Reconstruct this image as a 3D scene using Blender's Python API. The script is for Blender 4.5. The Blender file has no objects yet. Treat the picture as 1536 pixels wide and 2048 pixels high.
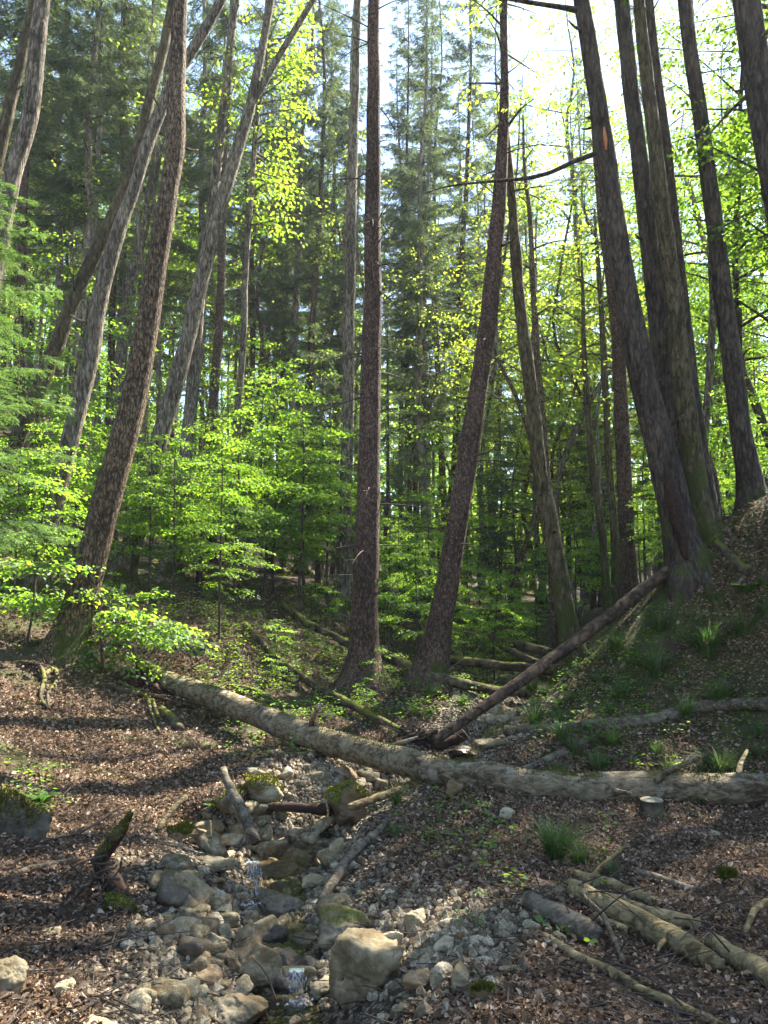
import bpy, bmesh, math, random
import numpy as np
from math import radians, sin, cos, pi

scene = bpy.context.scene
COL = scene.collection

# ------------------------------------------------------------------ camera
F = 1547.0                      # focal length in pixels of the 1536 x 2048 photograph
PITCH = radians(6.5)
CAMZ = 1.6
cam_d = bpy.data.cameras.new("camera")
cam = bpy.data.objects.new("camera", cam_d)
COL.objects.link(cam)
cam.location = (0, 0, CAMZ)
cam.rotation_euler = (pi / 2 + PITCH, 0, 0)
cam_d.sensor_fit = 'VERTICAL'
cam_d.angle = 2 * math.atan(1024 / F)
cam_d.clip_start = 0.05
cam_d.clip_end = 2000
scene.camera = cam

# ------------------------------------------------------------------ light
SUN_AZ, SUN_EL = radians(42), radians(48)
SUNV = np.array([sin(SUN_AZ) * cos(SUN_EL), cos(SUN_AZ) * cos(SUN_EL), sin(SUN_EL)])
world = bpy.data.worlds.new("World")
scene.world = world
world.use_nodes = True
wn = world.node_tree
sky = wn.nodes.new('ShaderNodeTexSky')
sky.sky_type = 'NISHITA'
sky.sun_disc = False
sky.sun_elevation = SUN_EL
sky.sun_rotation = SUN_AZ
sky.air_density = 1.0
sky.dust_density = 0.3
bg = wn.nodes['Background']
bg.inputs['Strength'].default_value = 0.075
wn.links.new(sky.outputs[0], bg.inputs['Color'])
sun_d = bpy.data.lights.new("sun", 'SUN')
sun_d.energy = 5.0
sun_d.angle = radians(0.5)
sun_d.color = (1.0, 0.94, 0.84)
sun = bpy.data.objects.new("sun", sun_d)
COL.objects.link(sun)
from mathutils import Vector
sun.rotation_euler = Vector(SUNV).to_track_quat('Z', 'Y').to_euler()
sun.location = (30, 40, 60)
vs = scene.view_settings
vs.view_transform = 'Standard'
vs.look = 'None'
vs.gamma = 1
vs.exposure = 2.78
cy = scene.cycles
cy.max_bounces = 9
cy.diffuse_bounces = 7
cy.glossy_bounces = 2
cy.transmission_bounces = 4
cy.transparent_max_bounces = 4
cy.caustics_reflective = False
cy.caustics_refractive = False
cy.sample_clamp_indirect = 4.0
cy.use_denoising = True

# ------------------------------------------------------------------ helpers: noise, pixels
UP = np.array([0.0, 0.0, 1.0])


def nrm(a):
    return a / np.maximum(np.linalg.norm(a, axis=-1, keepdims=True), 1e-9)


def _hash(i, j, k, seed):
    h = (i * 374761393 + j * 668265263 + k * 1274126177 + seed * 974634777) & 0xFFFFFFFF
    h = ((h ^ (h >> 13)) * 1274126177) & 0xFFFFFFFF
    h = h ^ (h >> 16)
    return (h & 0xFFFF) / 65535.0 * 2 - 1


def vnoise(x, y, z=0.0, seed=0):
    x, y, z = np.broadcast_arrays(np.asarray(x, float), np.asarray(y, float), np.asarray(z, float))
    i, j, k = np.floor(x).astype(np.int64), np.floor(y).astype(np.int64), np.floor(z).astype(np.int64)
    fx, fy, fz = x - i, y - j, z - k
    fx, fy, fz = fx * fx * (3 - 2 * fx), fy * fy * (3 - 2 * fy), fz * fz * (3 - 2 * fz)
    r = 0
    for a in (0, 1):
        for b in (0, 1):
            for c in (0, 1):
                w = (fx if a else 1 - fx) * (fy if b else 1 - fy) * (fz if c else 1 - fz)
                r = r + w * _hash(i + a, j + b, k + c, seed)
    return r


def fbm(x, y, z=0.0, octv=4, seed=0):
    r, a, f = 0, 1.0, 1.0
    for o in range(octv):
        r = r + a * vnoise(np.asarray(x) * f, np.asarray(y) * f, np.asarray(z) * f, seed + o * 7)
        a *= 0.5
        f *= 2.03
    return r


def ray(u, v):
    a, s = (np.asarray(u, float) - 768) / F, (1024 - np.asarray(v, float)) / F
    return a, cos(PITCH) - s * sin(PITCH), sin(PITCH) + s * cos(PITCH)


def px(u, v, D):
    a, fw, up = ray(u, v)
    t = D / fw
    return np.array([a * t, D, CAMZ + up * t])


# ------------------------------------------------------------------ terrain heights
CP = [  # pixel of the photograph and estimated distance
    (560, 2040, 4.2), (545, 1780, 5.7), (540, 1690, 6.4), (580, 1640, 7.1), (680, 1560, 8.2), (880, 1500, 9.6), (980, 1450, 10.8),
    (1050, 1395, 13), (1095, 1340, 16), (1110, 1290, 19), (1120, 1220, 28), (1000, 1200, 40),
    (0, 2048, 3.4), (250, 2048, 3.6), (150, 1900, 4.3), (0, 1900, 4.1), (0, 1700, 5.3), (0, 1500, 7.5), (0, 1350, 9.5), (0, 1250, 11.5), (130, 1310, 11),
    (300, 1370, 11), (200, 1500, 8.5), (350, 1500, 8.8), (350, 1600, 7.6), (200, 1650, 6.3), (300, 1800, 5.3), (420, 1900, 4.7),
    (500, 1400, 11.5), (600, 1300, 13.5), (440, 1270, 13), (500, 1180, 19), (725, 1365, 12.6), (860, 1345, 12.6), (700, 1170, 22),
    (335, 1160, 18), (245, 1165, 16), (75, 1180, 13.5), (330, 1010, 34), (100, 1000, 30), (0, 950, 30), (560, 1150, 30), (-300, 900, 25),
    (800, 1600, 7.4), (1000, 1620, 7.3), (1300, 1620, 7.4), (1530, 1620, 7.4), (1100, 1800, 5.0), (1500, 1800, 5), (900, 2048, 3.4),
    (1536, 2048, 3.4), (800, 1850, 4.8), (1100, 2000, 3.7), (1020, 1480, 9.5), (1200, 1470, 9.3), (1536, 1450, 9.0), (1250, 1300, 10.8),
    (1150, 1345, 13), (1400, 1250, 10.5), (1536, 1250, 9.8), (1375, 1130, 11.2), (1536, 1020, 10.8), (1500, 1010, 12), (1260, 1215, 17),
    (1300, 1180, 40), (1700, 1100, 9.5),
]
CPW = [px(*c) for c in CP]
CPW += [np.array(p, float) for p in (
    (0, 0, 0), (-3, 0.5, .3), (4, 0.5, .15), (0, -6, -.3), (-7, -6, 1.5), (8, -6, 1.5), (-7, 2, .9), (8, 3, .6), (5.5, 18, 1.5), (9, 16, 3.0), (10, 30, 2.0),
    (-20, 2, 7), (22, 2, 7), (-55, 20, 22), (-40, 60, 20), (-14, 50, 11), (0, 60, 3.5), (10, 60, 2.6), (30, 60, 4.5), (55, 30, 10), (0, 110, 9), (-90, 110, 34),
    (90, 110, 22), (-90, -60, 20), (90, -60, 20), (0, -60, -3), (-18, 12, 6.5), (18, 10, 6.0))]
CPW = np.array(CPW)


def _tps_k(r2):
    return 0.5 * r2 * np.log(np.maximum(r2, 1e-12))


_n = len(CPW)
_d2 = ((CPW[:, None, :2] - CPW[None, :, :2]) ** 2).sum(-1)
_A = np.zeros((_n + 3, _n + 3))
_A[:_n, :_n] = _tps_k(_d2) + np.eye(_n) * 0.15
_A[:_n, _n] = 1
_A[:_n, _n + 1:] = CPW[:, :2]
_A[_n, :_n] = 1
_A[_n + 1:, :_n] = CPW[:, :2].T
_w = np.linalg.solve(_A, np.concatenate([CPW[:, 2], np.zeros(3)]))

STREAM = np.array([[CPW[i][0], CPW[i][1]] for i in range(10)])
STREAM = np.vstack([[-.75, 2.2], STREAM])


def stream_dist(x, y):
    best = np.full(np.shape(x), 1e9)
    for a, b in zip(STREAM[:-1], STREAM[1:]):
        d = b - a
        t = np.clip(((x - a[0]) * d[0] + (y - a[1]) * d[1]) / (d @ d), 0, 1)
        best = np.minimum(best, np.hypot(x - a[0] - t * d[0], y - a[1] - t * d[1]))
    return best


def H0(x, y):
    x, y = np.asarray(x, float), np.asarray(y, float)
    sh = x.shape
    x, y = x.ravel(), y.ravel()
    out = np.zeros(len(x))
    for i in range(0, len(x), 60000):
        xs, ys = x[i:i + 60000], y[i:i + 60000]
        r2 = (xs[:, None] - CPW[None, :, 0]) ** 2 + (ys[:, None] - CPW[None, :, 1]) ** 2
        out[i:i + 60000] = _tps_k(r2) @ _w[:_n] + _w[_n] + _w[_n + 1] * xs + _w[_n + 2] * ys
    return out.reshape(sh)


def H_exact(x, y):
    x, y = np.asarray(x, float), np.asarray(y, float)
    sd = stream_dist(x, y)
    h = H0(x, y)
    far = np.clip((np.hypot(x, y - 6) - 12) / 20, 0, 1)
    xr, yr = .8 * x + .6 * y, .8 * y - .6 * x
    h = h + 0.07 * fbm(xr * .9, yr * .9, 0, 3, 3) + 0.022 * fbm(yr * 4, xr * 4, 0, 3, 9) + far * 0.5 * fbm(x * .15, y * .15, 0, 2, 5)
    h = h - 0.27 * np.exp(-(sd / 0.5) ** 2)
    dam = np.exp(-((x + 1.15) / .75) ** 4)
    sm = lambda t: np.clip(t, 0, 1) ** 2 * (3 - 2 * np.clip(t, 0, 1))
    h = h - .2 * dam * sm((7.62 - y) / .14) * sm((y - 6.5) / .7) + .06 * dam * sm((y - 7.6) / .1) * sm((8.3 - y) / .6)
    return h


GN, GK = 640, 5.2                 # the ground grid: fine near the stream, wide towards the horizon
GS = np.linspace(-1, 1, GN)
GX = 140 * np.sinh(GK * GS) / np.sinh(GK)
GY = 7 + 150 * np.sinh(GK * GS) / np.sinh(GK)
GZ = H_exact(*np.meshgrid(GX, GY))


def H(x, y):
    x, y = np.asarray(x, float), np.asarray(y, float)
    fi = np.clip((np.arcsinh(x / 140 * np.sinh(GK)) / GK + 1) * .5 * (GN - 1), 0, GN - 1.001)
    fj = np.clip((np.arcsinh((y - 7) / 150 * np.sinh(GK)) / GK + 1) * .5 * (GN - 1), 0, GN - 1.001)
    i, j = fi.astype(int), fj.astype(int)
    a = np.clip((x - GX[i]) / (GX[i + 1] - GX[i]), 0, 1)
    b = np.clip((y - GY[j]) / (GY[j + 1] - GY[j]), 0, 1)
    return (GZ[j, i] * (1 - a) + GZ[j, i + 1] * a) * (1 - b) + (GZ[j + 1, i] * (1 - a) + GZ[j + 1, i + 1] * a) * b


def Hs(x, y):
    return float(H(np.array([x]), np.array([y]))[0])


def hits(us, vs_, dmin=2.6, dmax=60):
    """where the lines of sight of many pixels meet the ground"""
    us, vs_ = np.atleast_1d(np.asarray(us, float)), np.atleast_1d(np.asarray(vs_, float))
    Ds = dmin * (dmax / dmin) ** np.linspace(0, 1, 260)
    a, fw, up = ray(us, vs_)
    t = Ds[None, :] / fw[:, None]
    X, Y, Z = a[:, None] * t, np.broadcast_to(Ds[None, :], t.shape), CAMZ + up[:, None] * t
    below = Z < H(X, Y)
    idx = np.where(below.any(1), below.argmax(1), len(Ds) - 1)
    idx0 = np.maximum(idx - 1, 0)
    r = np.arange(len(us))
    z0, z1 = Z[r, idx0] - H(X[r, idx0], Y[r, idx0]), Z[r, idx] - H(X[r, idx], Y[r, idx])
    f = np.clip(z0 / np.maximum(z0 - z1, 1e-6), 0, 1)
    D = Ds[idx0] * (1 - f) + Ds[idx] * f
    x = a * D / fw
    return np.stack([x, D, H(x, D)], 1)


def hit(u, v):
    return hits([u], [v])[0]


# ------------------------------------------------------------------ mesh builder
class MB:
    def __init__(self):
        self.v, self.f, self.n = [], [], 0      # f: list of (array of faces, material index)

    def add(self, V, *Fs, mi=0):
        V = np.asarray(V, float).reshape(-1, 3)
        for Fa in Fs:
            if len(Fa):
                self.f.append((np.asarray(Fa, np.int64) + self.n, mi))
        self.v.append(V)
        self.n += len(V)

    def empty(self):
        return self.n == 0

    def tube(self, P, R, sides=10, caps=True, lump=0.0, seed=0, flare=0.0, flare_h=0.5, lobes=5, mi=0, lumpf=2.2, bury=0.0):
        P = np.asarray(P, float)
        R = np.broadcast_to(np.asarray(R, float), (len(P),))
        T = nrm(np.gradient(P, axis=0))
        ref = np.array([1.0, 0, 0]) if abs(T[0][0]) < .8 else np.array([0, 1.0, 0])
        N = [nrm(np.cross(np.cross(T[0], ref), T[0]))]
        for i in range(1, len(P)):
            n = N[-1] - T[i] * (N[-1] @ T[i])
            N.append(nrm(n))
        N = np.array(N)
        B = np.cross(T, N)
        th = np.linspace(0, 2 * pi, sides, endpoint=False)
        dirs = N[:, None, :] * np.cos(th)[None, :, None] + B[:, None, :] * np.sin(th)[None, :, None]
        rr = np.repeat(R[:, None], sides, 1)
        s = np.concatenate([[0], np.cumsum(np.linalg.norm(np.diff(P, axis=0), axis=1))])
        if lump:
            q = P[:, None, :] + dirs * rr[..., None]
            rr = rr * (1 + lump * fbm(q[..., 0] * lumpf, q[..., 1] * lumpf, q[..., 2] * lumpf * .6, 3, seed))
        if flare:
            e = np.exp(-np.maximum(s - bury, 0) / flare_h)[:, None]
            lob = 1 + .42 * np.cos(th * lobes + seed) + .22 * np.cos(th * 3 + seed * 2.3)
            rr = rr * (1 + flare * e * e * lob + .25 * flare * e)
        V = P[:, None, :] + dirs * rr[..., None]
        n, m = len(P), sides
        i = np.arange(n - 1)[:, None] * m
        j = np.arange(m)[None, :]
        j2 = (j + 1) % m
        Q = np.stack([i + j, i + j2, i + m + j2, i + m + j], -1).reshape(-1, 4)
        V = V.reshape(-1, 3)
        if caps:
            V = np.vstack([V, P[0] - T[0] * R[0] * .06, P[-1] + T[-1] * R[-1] * .1])
            jj = np.arange(m)
            c0, c1 = n * m, n * m + 1
            T1 = np.stack([np.full(m, c0), (jj + 1) % m, jj], 1)
            T2 = np.stack([np.full(m, c1), (n - 1) * m + jj, (n - 1) * m + (jj + 1) % m], 1)
            self.add(V, Q, np.vstack([T1, T2]), mi=mi)
        else:
            self.add(V, Q, mi=mi)

    def leaves(self, C, A, N, L, W, fold=0.25, fine=True, mi=0):
        """many leaves at once: base C, long axis A, normal N, length L, width W"""
        n = len(C)
        if n == 0:
            return
        L = np.broadcast_to(np.asarray(L, float), (n,))[:, None]
        W = np.broadcast_to(np.asarray(W, float), (n,))[:, None]
        A = nrm(A)
        S = nrm(np.cross(A, N))
        N = np.cross(S, A)
        b = C
        tip = C + A * L - N * L * .12
        if fine:
            l1, r1 = C + A * L * .3 - S * W * .5 + N * W * fold, C + A * L * .3 + S * W * .5 + N * W * fold
            l2, r2 = C + A * L * .68 - S * W * .42 + N * W * fold * .7, C + A * L * .68 + S * W * .42 + N * W * fold * .7
            V = np.stack([b, l1, l2, tip, r2, r1], 1).reshape(-1, 3)
            k = np.arange(n)[:, None] * 6
            self.add(V, np.vstack([k + np.array([0, 3, 2, 1]), k + np.array([0, 5, 4, 3])]), mi=mi)
        else:
            l1, r1 = C + A * L * .45 - S * W * .5 + N * W * fold, C + A * L * .45 + S * W * .5 + N * W * fold
            V = np.stack([b, l1, tip, r1], 1).reshape(-1, 3)
            k = np.arange(n)[:, None] * 4
            self.add(V, np.vstack([k + np.array([0, 2, 1]), k + np.array([0, 3, 2])]), mi=mi)

    def mesh(self, name, mats, smooth=True):
        me = bpy.data.meshes.new(name)
        V = np.vstack(self.v) if self.v else np.zeros((0, 3))
        me.vertices.add(len(V))
        me.vertices.foreach_set('co', V.astype(np.float32).ravel())
        nl = sum(f.size for f, _ in self.f)
        npol = sum(len(f) for f, _ in self.f)
        me.loops.add(nl)
        me.polygons.add(npol)
        me.loops.foreach_set('vertex_index', np.concatenate([f.ravel() for f, _ in self.f]).astype(np.int32))
        sizes = np.concatenate([np.full(len(f), f.shape[1]) for f, _ in self.f])
        me.polygons.foreach_set('loop_start', np.concatenate([[0], np.cumsum(sizes)[:-1]]).astype(np.int32))
        me.polygons.foreach_set('material_index', np.concatenate([np.full(len(f), mi) for f, mi in self.f]).astype(np.int32))
        me.polygons.foreach_set('use_smooth', np.full(npol, smooth))
        for m in (mats if isinstance(mats, (list, tuple)) else [mats]):
            me.materials.append(m)
        me.update(calc_edges=True)
        me.validate()
        return me

    def build(self, name, mats, parent=None, smooth=True, origin=None):
        if origin is not None:
            self.v = [a - np.asarray(origin) for a in self.v]
        o = bpy.data.objects.new(name, self.mesh(name, mats, smooth))
        COL.objects.link(o)
        if parent is not None:
            o.parent = parent
        elif origin is not None:
            o.location = origin
        return o


def tag(o, label=None, cat=None, group=None, kind=None):
    if label:
        o['label'] = label
    if cat:
        o['category'] = cat
    if group:
        o['group'] = group
    if kind:
        o['kind'] = kind
    return o


def empty(name, loc, rz=0.0, sc=1.0):
    e = bpy.data.objects.new(name, None)
    COL.objects.link(e)
    e.location = tuple(float(c) for c in loc)
    e.rotation_euler = (0, 0, rz)
    e.scale = (sc, sc, sc)
    return e


def link(name, me, parent=None):
    o = bpy.data.objects.new(name, me)
    COL.objects.link(o)
    if parent is not None:
        o.parent = parent
    return o


def copy_tree(o, parent=None):
    c = o.copy()
    COL.objects.link(c)
    if parent is not None:
        c.parent = parent
    for ch in list(o.children):
        copy_tree(ch, c)
    return c


def crom(P, n):
    """smooth curve through points, n samples, any number of columns"""
    P = np.asarray(P, float)
    if len(P) == 2:
        t = np.linspace(0, 1, n)[:, None]
        return P[0] * (1 - t) + P[1] * t
    E = np.vstack([2 * P[0] - P[1], P, 2 * P[-1] - P[-2]])
    d = np.linalg.norm(np.diff(P[:, :3], axis=0), axis=1)
    s = np.concatenate([[0], np.cumsum(d)]) / d.sum()
    out = []
    for t in np.linspace(0, 1, n):
        k = min(max(np.searchsorted(s, t, side='right') - 1, 0), len(P) - 2)
        f = (t - s[k]) / (s[k + 1] - s[k])
        p0, p1, p2, p3 = E[k:k + 4]
        out.append(.5 * (2 * p1 + (p2 - p0) * f + (2 * p0 - 5 * p1 + 4 * p2 - p3) * f * f + (3 * p1 - p0 - 3 * p2 + p3) * f ** 3))
    return np.array(out)


# ------------------------------------------------------------------ materials
def new_mat(name):
    m = bpy.data.materials.new(name)
    m.use_nodes = True
    nt = m.node_tree
    for n in list(nt.nodes):
        nt.nodes.remove(n)
    return m, nt


class NT:
    def __init__(self, nt):
        self.nt = nt

    def n(self, t, ins=None, **props):
        nd = self.nt.nodes.new('ShaderNode' + t)
        for k, v in props.items():
            setattr(nd, k, v)
        for k, v in (ins or {}).items():
            s = nd.inputs[k]
            if hasattr(v, 'is_linked') or isinstance(v, bpy.types.NodeSocket):
                self.nt.links.new(v, s)
            else:
                s.default_value = v
        return nd

    def noise(self, vec, scale, detail=4, rough=.6, dist=0.0):
        return self.n('TexNoise', {'Vector': vec, 'Scale': scale, 'Detail': detail, 'Roughness': rough, 'Distortion': dist}).outputs['Fac']

    def ramp(self, fac, stops):
        r = self.n('ValToRGB', {'Fac': fac})
        el = r.color_ramp.elements
        while len(el) < len(stops):
            el.new(0.5)
        for e, (p, c) in zip(el, stops):
            e.position = p
            e.color = (*c, 1) if len(c) == 3 else c
        return r.outputs['Color']

    def sm(self, val, a, b):
        return self.n('MapRange', {'Value': val, 'From Min': a, 'From Max': b, 'To Min': 0.0, 'To Max': 1.0}, interpolation_type='SMOOTHSTEP').outputs['Result']

    def mix(self, fac, a, b, mode='MIX'):
        m = self.n('Mix', {}, data_type='RGBA', blend_type=mode)
        for idx, v in ((0, fac), (6, a), (7, b)):
            s = m.inputs[idx]
            if isinstance(v, bpy.types.NodeSocket):
                self.nt.links.new(v, s)
            elif idx == 0:
                s.default_value = v
            else:
                s.default_value = (*v, 1)
        return m.outputs[2]

    def math(self, op, a, b=0.0, clamp=False):
        m = self.n('Math', {}, operation=op, use_clamp=clamp)
        for i, v in ((0, a), (1, b)):
            if isinstance(v, bpy.types.NodeSocket):
                self.nt.links.new(v, m.inputs[i])
            else:
                m.inputs[i].default_value = v
        return m.outputs[0]

    def out(self, shader):
        o = self.n('OutputMaterial')
        self.nt.links.new(shader, o.inputs['Surface'])

    def bsdf(self, col, rough, bump=None, bstr=.5, bdist=.02, spec=.3):
        ins = {'Base Color': col if isinstance(col, bpy.types.NodeSocket) else (*col, 1), 'Roughness': rough, 'Specular IOR Level': spec}
        if bump is not None:
            b = self.n('Bump', {'Height': bump, 'Strength': bstr, 'Distance': bdist})
            ins['Normal'] = b.outputs[0]
        return self.n('BsdfPrincipled', ins).outputs[0]


def mat_leaf(name, refl, trans, k=.5, gloss=.05, vary=.35):
    """refl / trans: list of colours, picked at random for every leaf"""
    m, nt = new_mat(name)
    g = NT(nt)
    geo = g.n('NewGeometry')
    rnd = geo.outputs['Random Per Island']
    pos = g.n('NewGeometry').outputs['Position']
    big = g.noise(pos, .5, 2)
    f = g.math('ADD', g.math('MULTIPLY', rnd, .7), g.math('MULTIPLY', big, .45), True)
    n = len(refl)
    a = g.ramp(f, [(i / (n - 1) if n > 1 else 0, c) for i, c in enumerate(refl)])
    b = g.ramp(f, [(i / (n - 1) if n > 1 else 0, c) for i, c in enumerate(trans)])
    d = g.n('BsdfDiffuse', {'Color': a}).outputs[0]
    t = g.n('BsdfTranslucent', {'Color': b}).outputs[0]
    s = g.n('MixShader', {0: k, 1: d, 2: t}).outputs[0]
    if gloss:
        gl = g.n('BsdfGlossy', {'Color': (.9, .95, 1, 1), 'Roughness': .55}).outputs[0]
        s = g.n('MixShader', {0: gloss, 1: s, 2: gl}).outputs[0]
    g.out(s)
    return m


def mat_bark(name, dark, light, moss=.3, lichen=.3, lichen_col=(.32, .34, .29), vs_=(9, 9, 2.2), crack=.5, base_moss=1.5, up_moss=0.0, moss_col=(.062, .072, .018), lich_scale=34.0):
    m, nt = new_mat(name)
    g = NT(nt)
    tc = g.n('TexCoord')
    oc = tc.outputs['Object']
    mp = g.n('Mapping', {'Vector': oc, 'Scale': vs_}).outputs[0]
    wv = g.n('VectorMath', {0: mp, 1: g.n('VectorMath', {0: g.n('TexNoise', {'Vector': mp, 'Scale': .7, 'Detail': 3}).outputs['Color'], 1: (1.6, 1.6, 1.6)}, operation='MULTIPLY').outputs[0]}, operation='ADD').outputs[0]
    n1 = g.noise(mp, .8, 9, .68, .5)
    vo = g.n('TexVoronoi', {'Vector': wv, 'Scale': .8, 'Randomness': 1.0}, feature='DISTANCE_TO_EDGE')
    ck = g.sm(vo.outputs['Distance'], 0.0, .22)
    h = g.math('ADD', g.math('MULTIPLY', n1, .9), g.math('MULTIPLY', ck, crack * .55))
    pat = g.noise(g.n('Mapping', {'Vector': oc, 'Scale': (1, 1, .5)}).outputs[0], 1.6, 5, .6)
    tone = g.math('ADD', g.math('MULTIPLY', n1, .75), g.math('MULTIPLY', pat, .35))
    col = g.ramp(tone, [(.36, tuple(c * .6 for c in dark)), (.48, dark), (.60, light), (.74, tuple(min(1, c * 1.4) for c in light))])
    col = g.mix(g.math('MULTIPLY', g.math('SUBTRACT', 1.0, ck), min(1.0, crack)), col, tuple(c * .35 for c in dark))
    if lichen:
        ln = g.noise(g.n('Mapping', {'Vector': oc, 'Scale': (1, 1, .6)}).outputs[0], lich_scale, 6, .68)
        lf = g.math('MULTIPLY', g.sm(ln, .68 - .22 * lichen, .78 - .15 * lichen), .5)
        col = g.mix(lf, col, g.mix(g.noise(oc, 40, 2), tuple(c * .6 for c in lichen_col), lichen_col))
    mossf = None
    if moss or up_moss or base_moss:
        mn = g.noise(oc, 2.3, 6, .62)
        z = g.n('SeparateXYZ', {'Vector': oc}).outputs['Z']
        nz = g.n('SeparateXYZ', {'Vector': g.n('NewGeometry').outputs['Normal']}).outputs['Z']
        f = mn
        if base_moss:
            f = g.math('ADD', f, g.math('MULTIPLY', g.sm(z, base_moss, 0.0), .28))
        if up_moss:
            f = g.math('ADD', f, g.math('MULTIPLY', nz, up_moss))
        mossf = g.sm(f, .80 - .3 * moss, .92 - .3 * moss)
        fine = g.noise(oc, 70, 3)
        mc = g.ramp(fine, [(.3, tuple(c * .45 for c in moss_col)), (.7, tuple(c * 1.3 for c in moss_col))])
        col = g.mix(mossf, col, mc)
        h = g.math('ADD', h, g.math('MULTIPLY', mossf, g.math('ADD', g.math('MULTIPLY', fine, .5), .15)))
    g.out(g.bsdf(col, .9, h, .9, .03, .15))
    return m


def mat_rock(name, a, b, moss=.0, wet=False, stain=(.2, .12, .05)):
    m, nt = new_mat(name)
    g = NT(nt)
    oc = g.n('TexCoord').outputs['Object']
    inf = g.n('ObjectInfo').outputs['Random']
    w = g.n('VectorMath', {0: oc, 1: g.n('CombineXYZ', {0: g.math('MULTIPLY', inf, 31.0), 1: g.math('MULTIPLY', inf, 17.0)}).outputs[0]}, operation='ADD').outputs[0]
    n1 = g.noise(w, 5, 8, .65)
    n2 = g.noise(w, 22, 6, .7)
    n3 = g.noise(w, 2.2, 3, .5)
    col = g.ramp(n1, [(.25, tuple(c * .6 for c in a)), (.45, a), (.62, b), (.8, tuple(min(.9, c * 1.15) for c in b))])
    col = g.mix(g.math('MULTIPLY', g.sm(n3, .45, .7), .55), col, stain)
    col = g.mix(g.sm(n2, .42, .30), col, tuple(c * .35 for c in a))
    col = g.mix(g.math('MULTIPLY', inf, .45), col, g.mix(1.0, col, (.6, .55, .46), 'MULTIPLY'))
    h = g.math('ADD', g.math('MULTIPLY', n1, .8), g.math('MULTIPLY', n2, .35))
    if moss:
        nz = g.n('SeparateXYZ', {'Vector': g.n('NewGeometry').outputs['Normal']}).outputs['Z']
        f = g.math('ADD', g.noise(w, 3.2, 6, .65), g.math('MULTIPLY', nz, .22))
        mf = g.sm(f, .86 - .35 * moss, .94 - .35 * moss)
        fine = g.noise(oc, 60, 3)
        col = g.mix(mf, col, g.ramp(fine, [(.3, (.04, .045, .01)), (.7, (.13, .13, .025))]))
        h = g.math('ADD', h, g.math('MULTIPLY', mf, g.math('ADD', g.math('MULTIPLY', fine, .4), .1)))
    if wet:
        col = g.mix(1.0, col, (.42, .4, .38), 'MULTIPLY')
        g.out(g.bsdf(col, .36, h, .7, .03, .4))
    else:
        g.out(g.bsdf(col, .85, h, .8, .03, .25))
    return m


def mat_plain(name, a, b, scale=20, rough=.85, bump=.4):
    m, nt = new_mat(name)
    g = NT(nt)
    oc = g.n('TexCoord').outputs['Object']
    n = g.noise(oc, scale, 6, .65)
    g.out(g.bsdf(g.ramp(n, [(.3, a), (.7, b)]), rough, n, bump, .02, .2))
    return m


def mat_moss(name, a=(.05, .06, .01), b=(.17, .17, .03)):
    m, nt = new_mat(name)
    g = NT(nt)
    oc = g.n('TexCoord').outputs['Object']
    n, n2 = g.noise(oc, 55, 4, .7), g.noise(oc, 9, 3)
    f = g.math('ADD', g.math('MULTIPLY', n, .6), g.math('MULTIPLY', n2, .4))
    g.out(g.bsdf(g.ramp(f, [(.35, a), (.62, b)]), .95, n, 1.0, .02, .1))
    return m


def mat_litter(name, cols):
    m, nt = new_mat(name)
    g = NT(nt)
    rnd = g.n('NewGeometry').outputs['Random Per Island']
    c = g.ramp(rnd, [(i / (len(cols) - 1), c) for i, c in enumerate(cols)])
    d = g.bsdf(c, .85, None, spec=.12)
    t = g.n('BsdfTranslucent', {'Color': c}).outputs[0]
    g.out(g.n('MixShader', {0: .15, 1: d, 2: t}).outputs[0])
    return m


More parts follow.
